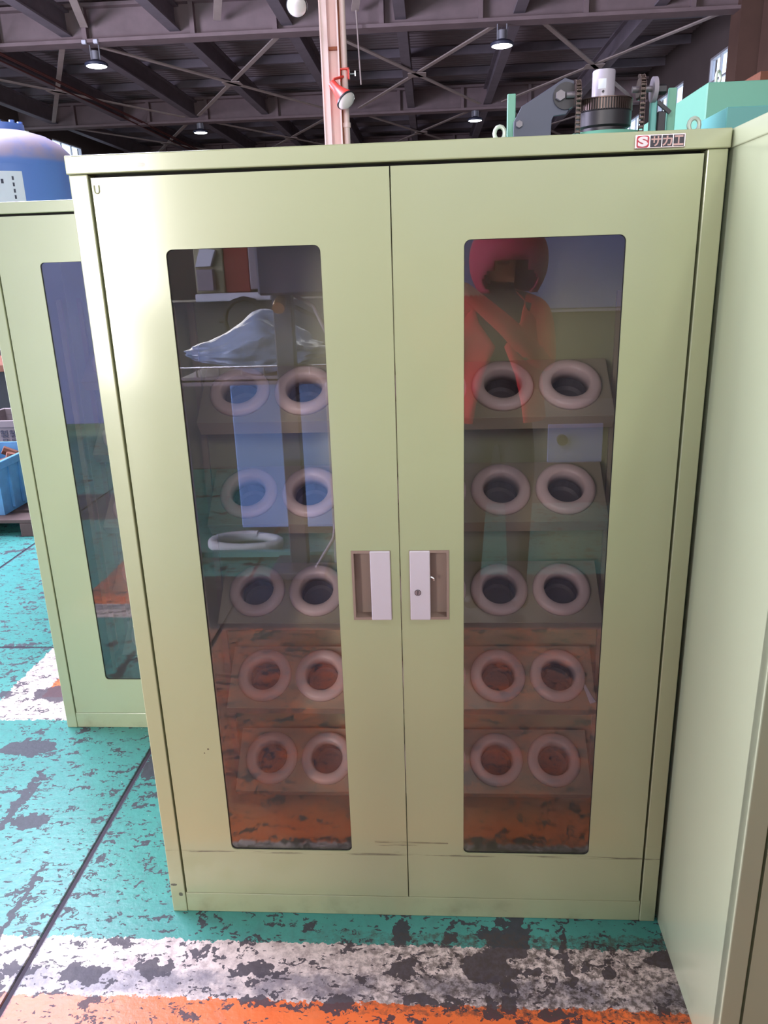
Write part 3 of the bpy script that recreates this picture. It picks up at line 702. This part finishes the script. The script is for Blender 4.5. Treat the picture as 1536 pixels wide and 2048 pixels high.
bm = BM(); cyl(bm, (0.548, 1.442, 2.118), (0.60, 1.442, 2.118), 0.010, 12); obj('axle', bm, M['mbolt'], gm, smooth=True)
bm = BM(); cyl(bm, (0.77, 1.442, 2.125), (0.87, 1.442, 2.125), 0.010, 12); obj('axle', bm, M['mbolt'], gm, smooth=True)
bm = BM(); cyl(bm, (0.836, 1.442, 2.122), (0.850, 1.442, 2.122), 0.040, 24); obj('pulley', bm, M['mgrey'], gm, smooth=True)
bm = BM(); cyl(bm, (0.852, 1.442, 2.122), (0.882, 1.442, 2.122), 0.017, 6); obj('bolt_head', bm, M['black'], gm)
bm = BM(); box(bm, 0.838, 0.858, 1.44, 1.47, 1.93, 2.09, 0.003); obj('bracket', bm, M['teal'], gm)
bm = BM(); box(bm, 0.862, 0.89, 1.44, 1.46, 1.99, 2.055, 0.003); bar(bm, (0.862, 1.45, 2.085), (0.905, 1.45, 2.05), 0.012, 0.012); obj('bracket', bm, M['black'], gm)
bm = BM(); box(bm, 0.351, 0.380, 1.485, 1.50, 1.93, 2.138, 0.002); obj('green_upright', bm, M['green'], gm)
bm = BM(); box(bm, 0.906, 0.934, 1.485, 1.50, 1.93, 2.134, 0.002); obj('green_upright', bm, M['green'], gm)
for xx, yy in ((0.322, 1.45), (0.99, 1.45)):
    bm = BM(); tube(bm, [(xx+0.018*math.cos(R(30*k)), yy, 2.008+0.022*math.sin(R(30*k))) for k in range(12)], 0.0075, 8, True); cyl(bm, (xx, yy, 1.93), (xx, yy, 1.988), 0.009, 10); obj('eyebolt', bm, M['eye'], gm, smooth=True)

gh = thing('green_hood', 'tall green sheet metal machine housing with an eyebolt on top, far right', 'machine', (0, 0, 0))
bm = BM(); box(bm, 1.135, 2.0, 1.80, 3.9, 0.0, 2.205, 0.004); obj('housing', bm, M['green'], gh)
bm = BM(); box(bm, 1.10, 1.9, 1.46, 1.79, 0.0, 2.062, 0.003); obj('front_box', bm, M['teal'], gh)
bm = BM(); tube(bm, [(1.222+0.013*math.cos(R(30*k)), 1.95+0.014*math.cos(R(30*k)), 2.246+0.026*math.sin(R(30*k))) for k in range(12)], 0.0055, 8, True); cyl(bm, (1.222, 1.95, 2.20), (1.222, 1.95, 2.224), 0.009, 10); obj('eyebolt', bm, M['eye'], gh, smooth=True)
bm = BM(); box(bm, 2.52, 3.3, 5.0, 5.4, 0, 2.87, 0.01); tag(obj('rusty_locker', bm, M['rustparts']), 'rust red steel block showing behind the green housing at far right', 'locker')

# ------------------------------------------------------------------ blue tank
tk = thing('blue_tank', 'blue pressure tank with a domed top behind the left cabinet', 'tank', (-2.07, 2.62, 0))
bm = BM(); lathe(bm, [(0.0, 1.42), (0.15, 1.43), (0.26, 1.47), (0.315, 1.53), (0.325, 1.58), (0.325, 2.105)], 48); obj('shell', bm, M['tank'], tk, smooth=True)
bm = BM(); lathe(bm, [(0.326, 2.10), (0.3275, 2.112), (0.322, 2.135), (0.30, 2.180), (0.26, 2.222), (0.20, 2.256), (0.12, 2.280), (0.0, 2.288)], 48); obj('dome', bm, M['tank_dome'], tk, smooth=True)
bm = BM(); lathe(bm, [(0.098, 2.275), (0.098, 2.315), (0.0, 2.315)], 32); fg = obj('flange', bm, M['tank'], tk, smooth=True)
for k in range(8):
    a = 2*math.pi*(k+.3)/8; bm = BM(); cyl(bm, (0.082*math.cos(a), 0.082*math.sin(a), 2.312), (0.082*math.cos(a), 0.082*math.sin(a), 2.328), 0.013, 6); obj('bolt', bm, M['tank'], fg)
bm = BM(); lathe(bm, [(0.018, 2.24), (0.018, 2.266), (0.012, 2.275), (0, 2.277)], 14, Matrix.Translation((0.135, -0.04, 0.0))); obj('plug', bm, M['eye'], tk, smooth=True)
for k in range(3):
    a = 2*math.pi*k/3+.5; bm = BM(); box(bm, 0.06+0.14*math.cos(a)-0.03, 0.06+0.14*math.cos(a)+0.03, 0.14*math.sin(a)-0.03, 0.14*math.sin(a)+0.03, 0, 1.46); obj('leg', bm, M['tank'], tk)
bm = BM(); n = 10; r = 0.3268
for k in range(n):
    a0, a1 = R(-94+40*k/n), R(-94+40*(k+1)/n)
    vs = [bm.verts.new((r*math.cos(a), r*math.sin(a), z)) for a, z in ((a0, 1.74), (a1, 1.74), (a1, 2.065), (a0, 2.065))]; bm.faces.new(vs)
nt = obj('notice_sheet', bm, M['label'], tk, label='white printed notice stuck on the tank')
bm = BM(); r = 0.3276
for (a0, a1, z0, z1) in [(-62.5, -61, 2.025-0.028*k, 2.042-0.028*k) for k in range(6)]+[(-82+3.6*k, -80+3.6*k, 2.010, 2.030) for k in range(4)]:
    vs = [bm.verts.new((r*math.cos(R(a)), r*math.sin(R(a)), z)) for a, z in ((a0, z0), (a1, z0), (a1, z1), (a0, z1))]; bm.faces.new(vs)
obj('notice_print', bm, M['ink'], nt, kind='stuff')

# ------------------------------------------------------------------ crates on the left
pal = thing('pallet', 'dirty brown timber pallet under the blue crate', 'pallet', (-2.95, 3.5, 0))
for k in range(3):
    bm = BM(); box(bm, -0.55+0.47*k, -0.45+0.47*k, -0.55, 0.9, 0, 0.09, 0.004); obj('bearer', bm, M['wood'], pal)
for k in range(7):
    bm = BM(); box(bm, -0.55, 0.49, -0.55+0.21*k, -0.40+0.21*k, 0.09, 0.115, 0.003); obj('plank', bm, M['wood'], pal)
def crate(label, x0, x1, y0, y1, z0, z1, mat, contents=None):
    t = thing('crate', label, 'crate', ((x0+x1)/2, (y0+y1)/2, z0)); a, b, h = (x1-x0)/2, (y1-y0)/2, z1-z0
    bm = BM(); k = 0.93
    def quad(p): bm.faces.new([bm.verts.new(q) for q in p])
    for (ax, ay, bx, by) in ((-a, -b, a, -b), (a, -b, a, b), (a, b, -a, b), (-a, b, -a, -b)):
        for o_, i_ in ((1, 1), (0.965, 0.965)): quad([(ax*k*o_, ay*k*o_, 0.002), (bx*k*o_, by*k*o_, 0.002), (bx*o_, by*o_, h), (ax*o_, ay*o_, h)])
    quad([(-a*k, -b*k, 0.004), (a*k, -b*k, 0.004), (a*k, b*k, 0.004), (-a*k, b*k, 0.004)])
    body = obj('tub', bm, mat, t)
    bm = BM()
    for (u0, u1, v0, v1) in ((-a-0.012, a+0.012, -b-0.012, -b+0.012), (-a-0.012, a+0.012, b-0.012, b+0.012), (-a-0.012, -a+0.012, -b, b), (a-0.012, a+0.012, -b, b)): box(bm, u0, u1, v0, v1, h-0.05, h, 0.003)
    obj('rim', bm, mat, t)
    for yy in (-0.6, -0.2, 0.2, 0.6):
        bm = BM(); box(bm, a*0.95, a+0.006, b*yy-0.008, b*yy+0.008, 0.03, h-0.05); obj('rib', bm, mat, t)
    if contents:
        bm = BM()
        for k in range(14):
            p = Vector((random.uniform(-a*.7, a*.7), random.uniform(-b*.7, b*.7), h-0.10+random.uniform(0, .05))); d = Vector((random.uniform(-1, 1), random.uniform(-1, 1), random.uniform(-.4, .6))).normalized()*0.06
            cyl(bm, p-d, p+d, 0.03, 8)
        cb = obj('scrap_parts', bm, contents, None); cb.location = t.location; tag(cb, 'rusty scrap parts lying in the blue crate', 'scrap', kind='stuff')
    return t
crate('scuffed blue plastic crate of rusty parts on the pallet', -3.18, -2.68, 3.02, 3.66, 0.115, 0.47, M['crate_blue'], M['rustparts'])
cg = crate('grey brown plastic crate with black characters behind the blue crate', -3.30, -2.80, 3.76, 4.30, 0.115, 0.605, M['crate_grey'])
for k, ch in enumerate('製品'):
    for j in range(2):
        tb = text_bm(ch, 0.062, 0.001); bmesh.ops.transform(tb, matrix=Matrix.Translation((0.028+0.068*j, -0.268, 0.385-0.060*k)) @ Matrix.Rotation(R(90), 4, 'X'), verts=tb.verts); obj('stencil', tb, M['ink'], cg)
gb = thing('stock_bench', 'dark steel bench holding coiled pale hose behind the crates', 'bench', (-3.4, 5.1, 0))
bm = BM(); box(bm, -0.8, 0.55, -0.4, 0.4, 0.84, 0.9, 0.005); obj('bench_top', bm, M['rustparts'], gb)
bm = BM(); box(bm, -0.75, 0.5, -0.35, 0.35, 0.1, 0.84); obj('cupboard', bm, M['black'], gb)
bm = BM()
tube(bm, [(-3.15+0.22*math.cos(R(20*k)), 4.95+0.22*math.sin(R(20*k)), 0.93+0.004*k) for k in range(40)], 0.028, 8); tag(obj('hose', bm, M['silver'], smooth=True), 'pale coiled hose lying on the dark bench at the left edge', 'hose')

# ------------------------------------------------------------------ aisle behind the camera (seen in the panes)
# trolley with a pale blue front panel
ct = thing('steel_trolley', 'pale blue panelled trolley reflected in the left pane', 'trolley', (-0.84, -2.9, 0))
bm = BM(); box(bm, -0.275, 0.32, -0.12, -0.02, 0.05, 0.945, 0.006); obj('panel_body', bm, M['lightblue'], ct)
for xx in (-0.27, 0.30):
    bm = BM(); box(bm, xx-0.215 if xx < 0 else xx+0.06, xx-0.13 if xx < 0 else xx+0.10, 0.44, 0.48, 0.0, 1.01, 0.004); obj('post', bm, M['paleblue'], ct)
bm = BM(); box(bm, -0.50, 0.42, 0.40, 0.44, 0.03, 0.06); obj('base_bar', bm, M['teal'], ct)
bm = BM(); box(bm, -0.44, 0.42, -0.12, 0.46, 1.025, 1.035); box(bm, -0.44, 0.42, 0.44, 0.46, 1.005, 1.05); obj('top_shelf', bm, M['mgrey'], ct)
bm = BM(); tube(bm, [(-0.44, 0.45, 1.10), (0.42, 0.45, 1.10)], 0.006, 8); 
for k in range(8): tube(bm, [(-0.44+0.12*k, 0.45, 1.04), (-0.44+0.12*k, 0.45, 1.10)], 0.004, 6)
obj('guard_rail', bm, M['steel'], ct)
# wrapped bundle
bm = BM(); bmesh.ops.create_icosphere(bm, subdivisions=5, radius=1)
rnd = random.Random(3); waves = [(Vector((rnd.uniform(-1, 1), rnd.uniform(-1, 1), rnd.uniform(-1, 1)))*rnd.uniform(3, 9), rnd.uniform(0, 6), rnd.uniform(.010, .03)) for k in range(12)]+[(Vector((rnd.uniform(-1, 1), rnd.uniform(-1, 1), rnd.uniform(-1, 1)))*rnd.uniform(14, 30), rnd.uniform(0, 6), rnd.uniform(.006, .014)) for k in range(16)]
for v in bm.verts:
    p = v.co.copy(); r = 1+sum(a*math.sin(w_.dot(p)+ph) for w_, ph, a in waves)
    hx = 0.40; tilt = 0.34+0.70*math.exp(-((p.x-0.12)/0.42)**2)
    v.co = Vector((p.x*hx*r, p.y*0.24*r, max(p.z, -0.42)*0.225*(r if p.z > -0.35 else 1)*tilt))
wr = obj('wrapped_bundle', bm, M['wrap'], smooth=True); wr.location = (-0.885, -2.74, 1.045+0.098); tag(wr, 'bundle in crinkled clear plastic wrap on the trolley top', 'bundle')
# hose on the floor
bm = BM(); tube(bm, [(-1.04+0.20*math.cos(R(15*k)), -2.68+0.11*math.sin(R(15*k)), 0.028+0.0005*k) for k in range(44)], 0.028, 10); tag(obj('hose', bm, M['hose'], smooth=True), 'white hose coiled on the floor before the trolley', 'hose')
# pillar drill
pd = thing('pillar_drill', 'dark pillar drill with a boxy head beside the trolley', 'machine', (-0.66, -2.35, 0))
bm = BM(); box(bm, -0.045, 0.05, -0.04, 0.04, 0.03, 1.50, 0.006); obj('pillar', bm, M['slate'], pd)
bm = BM(); box(bm, -0.14, 0.16, -0.12, 0.16, 0, 0.04, 0.006); obj('base', bm, M['slate'], pd)
bm = BM(); box(bm, -0.10, 0.28, -0.25, 0.10, 1.46, 1.82, 0.012); obj('head', bm, M['slate'], pd)
bm = BM(); cyl(bm, (0.0, 0.05, 1.43), (0.0, 0.12, 1.40), 0.03, 14); obj('knob', bm, M['brass'], pd, smooth=True)
bm = BM(); tube(bm, [(0.06, 0.02, 1.46), (0.16, 0.04, 1.40), (0.27, 0.05, 1.15), (0.29, 0.06, 0.7), (0.20, 0.06, 0.2), (0.10, 0.08, 0.04)], 0.010, 8); obj('cable', bm, M['mgrey'], pd, smooth=True)
bm = BM(); tube(bm, [(0.06, 0.0, 1.40), (0.2, 0.02, 1.33), (0.30, 0.03, 1.2), (0.31, 0.0, 0.9)], 0.010, 8); obj('cable', bm, M['black'], pd, smooth=True)
# machine with beige, red and grey panels
mt_ = thing('panelled_machine', 'machine with beige, red and grey panels on a pale rail, far side of the aisle', 'machine', (-1.4, -4.6, 0))
bm = BM(); box(bm, -0.9, 0.65, -0.5, 0.0, 0.0, 1.36, 0.01); obj('body', bm, M['darkgrey'], mt_)
bm = BM(); box(bm, -0.34, 0.25, 0.0, 0.10, 1.36, 1.42, 0.006); obj('rail', bm, M['paleblue'], mt_)
bm = BM(); box(bm, -0.36, -0.13, -0.4, -0.02, 1.42, 2.1, 0.008); obj('beige_panel', bm, M['beige'], mt_)
bm = BM(); box(bm, -0.33, -0.20, -0.02, 0.05, 1.44, 1.60, 0.006); obj('switch_box', bm, M['mgrey'], mt_)
bm = BM(); prism(bm, [(-0.34, 1.62), (-0.22, 1.62), (-0.17, 1.74), (-0.29, 1.76)], -0.02, 0.03, 0.003); obj('cover_plate', bm, M['paleblue'], mt_)
bm = BM(); box(bm, -0.13, 0.07, -0.4, -0.03, 1.42, 2.1, 0.008); obj('red_panel', bm, M['redpaint'], mt_)
bm = BM(); box(bm, 0.07, 0.30, -0.4, -0.02, 1.44, 2.1, 0.008); gp = obj('grey_panel', bm, M['mgrey'], mt_)
bm = BM(); box(bm, 0.15, 0.24, -0.02, -0.01, 1.48, 1.62, 0.002); obj('orange_plate', bm, M['orange'], gp)
bm = BM(); tube(bm, [(-0.15, 0.16, 1.22)]+[(0.05+0.16*math.cos(R(a)), 0.16, 1.22+0.16*math.sin(R(a))) for a in range(180, -181, -30)], 0.02, 8); obj('hand_wheel', bm, M['black'], mt_, smooth=True)
bs = thing('blue_screen', 'tall blue grey sheet screen on feet, mirrored in the pane of the left cabinet', 'screen', (-3.6, -4.6, 0))
bm = BM(); box(bm, -0.8, 0.5, -0.02, 0.02, 0.1, 3.0, 0.004); obj('sheet', bm, M['bluegrey'], bs)
for xx in (-0.8, 0.5):
    bm = BM(); box(bm, xx-0.04, xx+0.04, -0.25, 0.25, 0, 0.1); box(bm, xx-0.03, xx+0.03, -0.04, 0.04, 0.1, 3.05); obj('leg', bm, M['darkgrey'], bs)
# blue grey guard with dark base
bg = thing('blue_guard', 'blue grey machine guard above a dark base, across the aisle on the right', 'machine', (2.2, -6.2, 0))
bm = BM(); box(bm, -2.3, 2.6, -0.6, 0.0, 1.14, 2.9, 0.01); obj('guard_panel', bm, M['bluegrey'], bg)
bm = BM(); box(bm, -2.3, 2.6, -0.6, 0.03, 1.11, 1.135); obj('edge_rail', bm, M['silver'], bg)
bm = BM(); box(bm, -2.3, 2.6, -0.55, -0.02, 0, 1.11, 0.01); obj('base', bm, M['darkgrey'], bg)
lb = thing('low_cabinet', 'low dark machine cabinet with a blue grey drawer front and round knob', 'cabinet', (1.0, -3.7, 0))
bm = BM(); box(bm, -0.75, 0.6, -0.5, 0.18, 0, 0.60, 0.008); obj('body', bm, M['darkgrey'], lb)
bm = BM(); box(bm, -0.16, 0.20, 0.18, 0.20, 0.29, 0.55, 0.004); df = obj('drawer', bm, M['bluegrey'], lb)
bm = BM(); cyl(bm, (-0.07, 0.20, 0.45), (-0.07, 0.24, 0.45), 0.035, 20); obj('knob', bm, M['black'], df, smooth=True)

# ------------------------------------------------------------------ the photographer
pp = thing('person', 'person in red hooded jacket and dark trousers holding up a phone', 'person', (0.36, -1.86, 0))
def skin_mesh(name, V, E, levels=2):
    me = bpy.data.meshes.new(name); me.from_pydata([v[:3] for v in V], E, []); o = bpy.data.objects.new(name, me); COL.objects.link(o)
    md = o.modifiers.new('s', 'SKIN'); md.use_smooth_shade = True; md.branch_smoothing = 0.4
    for i, v in enumerate(V):
        sv = me.skin_vertices[0].data[i]; r = v[3]; sv.radius = r if isinstance(r, tuple) else (r, r); sv.use_root = (i == 0)
    sd = o.modifiers.new('d', 'SUBSURF'); sd.levels = levels; sd.render_levels = levels
    dg = bpy.context.evaluated_depsgraph_get(); m2 = bpy.data.meshes.new_from_object(o.evaluated_get(dg)); bpy.data.objects.remove(o)
    m2.name = name; return m2
# body: pelvis root; both forearms raised towards the phone on the left of the body
V = [(0, 0, 0.96, (0.155, 0.11)), (0, 0.0, 1.14, (0.145, 0.10)), (0, 0.0, 1.30, (0.165, 0.105)), (0, -0.01, 1.40, (0.12, 0.085)), (0, 0.0, 1.475, 0.055), (0.005, 0.02, 1.545, 0.062), (0.01, 0.03, 1.62, (0.078, 0.092)), (0.01, 0.025, 1.70, (0.066, 0.078)),
     (0.175, 0.0, 1.385, 0.068), (0.205, 0.03, 1.14, 0.055), (0.02, 0.185, 1.33, 0.044), (-0.18, 0.262, 1.50, 0.030),
     (-0.175, 0.0, 1.385, 0.068), (-0.26, 0.06, 1.15, 0.055), (-0.35, 0.22, 1.36, 0.043), (-0.375, 0.262, 1.50, 0.030),
     (0.095, 0.0, 0.86, 0.098), (0.105, 0.02, 0.50, 0.066), (0.11, -0.01, 0.12, 0.048), (0.115, 0.12, 0.045, 0.045),
     (-0.095, 0.0, 0.86, 0.098), (-0.105, 0.02, 0.50, 0.066), (-0.11, -0.01, 0.12, 0.048), (-0.115, 0.12, 0.045, 0.045)]
E = [(0, 1), (1, 2), (2, 3), (3, 4), (4, 5), (5, 6), (6, 7), (3, 8), (8, 9), (9, 10), (10, 11), (3, 12), (12, 13), (13, 14), (14, 15), (0, 16), (16, 17), (17, 18), (18, 19), (0, 20), (20, 21), (21, 22), (22, 23)]
me = skin_mesh('body', V, E)
for k in ('skin', 'jacket', 'trouser', 'shoe', 'shirt'): me.materials.append(M[k])
for p in me.polygons:
    c = p.center
    hand = c.z > 1.455 and c.y > 0.20
    if hand or c.z > 1.50: p.material_index = 0
    elif c.z < 0.10: p.material_index = 3
    elif c.z < 0.93 : p.material_index = 2
    elif c.y > 0.03 and abs(c.x) < 0.12 and c.y < 0.13: p.material_index = 4
    else: p.material_index = 1
bo = bpy.data.objects.new('body', me); COL.objects.link(bo); bo.parent = pp
# jacket skirt, hood, dark shirt front
bm = BM(); n = 40; rows = [(0.915, 0.215, 0.150), (1.0, 0.205, 0.142), (1.12, 0.195, 0.132), (1.24, 0.193, 0.128), (1.34, 0.185, 0.118), (1.42, 0.145, 0.10), (1.46, 0.09, 0.085)]
ring_ = []; gz = {0.915: 0.55, 1.0: 0.50, 1.12: 0.36, 1.24: 0.10, 1.34: 0.5, 1.42: 0.85, 1.46: 0.9}
for z, a, b in rows:
    g = gz[z]
    ring_.append([bm.verts.new((a*math.sin(t)*(1+0.02*math.sin(9*t+z*20)), -b*math.cos(t)*-1*(1+0.02*math.sin(7*t)), z)) for t in [g+(2*math.pi-2*g)*k/n for k in range(n+1)]])
for a, b in zip(ring_, ring_[1:]):
    for k in range(n): bm.faces.new((a[k], a[k+1], b[k+1], b[k]))
jk = obj('jacket', bm, M['jacket'], pp, smooth=True); sm = jk.modifiers.new('thick', 'SOLIDIFY'); sm.thickness = 0.008
bm = BM(); lathe(bm, [(0.10, 0.0), (0.107, 0.015), (0.114, 0.03), (0.120, 0.045), (0.125, 0.06), (0.129, 0.075), (0.132, 0.09), (0.135, 0.13), (0.133, 0.165), (0.125, 0.20), (0.111, 0.23), (0.09, 0.255), (0.055, 0.270), (0.0, 0.275)], 56)
dl = [v for v in bm.verts if v.co.y > 0.04 and (v.co.x/0.088)**2+((v.co.z-0.045)/0.052)**2 < 1]; bmesh.ops.delete(bm, geom=dl, context='VERTS')
bmesh.ops.delete(bm, geom=[f for f in bm.faces if len(f.verts) > 6], context='FACES_ONLY')
hd = obj('hood', bm, M['hood'], pp, smooth=True, label='raised dark red hood'); hd.location = (0.04, 0.02, 1.455); hd.scale = (1.22, 1.12, 1.0); sm = hd.modifiers.new('thick', 'SOLIDIFY'); sm.thickness = 0.008
# face
bm = BM(); tube(bm, [(0.01, 0.118, 1.645), (0.01, 0.135, 1.615), (0.01, 0.132, 1.60)], [0.008, 0.013, 0.012], 8); obj('nose', bm, M['skin'], pp, smooth=True)
for s in (-1, 1):
    bm = BM(); bmesh.ops.create_uvsphere(bm, u_segments=12, v_segments=8, radius=0.012); bmesh.ops.translate(bm, vec=(0.01+s*0.031, 0.108, 1.645), verts=bm.verts); ey = obj('eye', bm, M['eyewhite'], pp, smooth=True)
    bm = BM(); cyl(bm, (0.01+s*0.031, 0.117, 1.645), (0.01+s*0.031, 0.1215, 1.645), 0.006, 10); obj('iris', bm, M['iris'], ey)
    bm = BM(); tube(bm, [(0.01+s*0.015, 0.118, 1.665), (0.01+s*0.032, 0.118, 1.670), (0.01+s*0.048, 0.108, 1.664)], 0.004, 6); obj('eyebrow', bm, M['hair'], pp)
    bm = BM(); bmesh.ops.create_uvsphere(bm, u_segments=10, v_segments=8, radius=0.028); bmesh.ops.scale(bm, vec=(0.35, 0.7, 1.1), verts=bm.verts); bmesh.ops.translate(bm, vec=(0.01+s*0.083, 0.03, 1.625), verts=bm.verts); obj('ear', bm, M['skin'], pp, smooth=True)
bm = BM(); tube(bm, [(-0.014, 0.115, 1.575), (0.01, 0.122, 1.572), (0.034, 0.115, 1.575)], 0.006, 8); obj('mouth', bm, M['redpaint'], pp, smooth=True)
bm = BM(); bmesh.ops.create_uvsphere(bm, u_segments=20, v_segments=12, radius=1.0); bmesh.ops.scale(bm, vec=(0.090, 0.106, 0.085), verts=bm.verts); bmesh.ops.translate(bm, vec=(0.01, 0.02, 1.685), verts=bm.verts)
bmesh.ops.delete(bm, geom=[v for v in bm.verts if v.co.y > 0.09 and v.co.z < 1.69 or v.co.z < 1.60], context='VERTS'); obj('hair', bm, M['hair'], pp, smooth=True)
# hands: palm and five fingers closed on the phone's edges
PX = -0.287; PZ = 1.571
def hand(s, wx, wy, wz):
    ex = PX+s*0.078   # phone edge
    palm = (ex+s*0.030, wy+0.012, wz+0.050)
    HV = [(wx, wy-0.01, wz-0.02, 0.026), (palm[0], palm[1], palm[2], (0.034, 0.020)), (palm[0]-s*0.004, palm[1]+0.018, palm[2]+0.03, (0.030, 0.016))]
    HE = [(0, 1), (1, 2)]
    for k in range(4):
        z = palm[2]-0.012+0.021*k; L = (0.85, 1.0, 1.05, 0.9)[k]; b = len(HV)
        HV += [(palm[0]+s*0.006, palm[1]+0.028, z, 0.0095), (palm[0]-s*0.012, palm[1]+0.040*L+0.004, z+0.004, 0.0085), (ex-s*0.018*L, 0.326, z+0.006, 0.0075)]
        HE += [(1 if k < 2 else 2, b), (b, b+1), (b+1, b+2)]
    b = len(HV); HV += [(palm[0]-s*0.012, palm[1]-0.018, palm[2]+0.012, 0.011), (ex-s*0.006, palm[1]-0.012, palm[2]+0.034, 0.0095), (ex-s*0.024, 0.292, palm[2]+0.050, 0.008)]; HE += [(1, b), (b, b+1), (b+1, b+2)]
    m_ = skin_mesh('hand', HV, HE, 2); m_.materials.append(M['skin']); o = bpy.data.objects.new('hand', m_); COL.objects.link(o); o.parent = pp
hand(1, -0.18, 0.262, 1.50); hand(-1, -0.375, 0.262, 1.50)
bm = BM(); box(bm, PX-0.078, PX+0.078, 0.2985, 0.3065, PZ-0.037, PZ+0.037, 0.003, 2)
ph = obj('phone', bm, M['phone']); ph.location = pp.location; tag(ph, 'black phone held sideways in both hands of the person', 'phone')
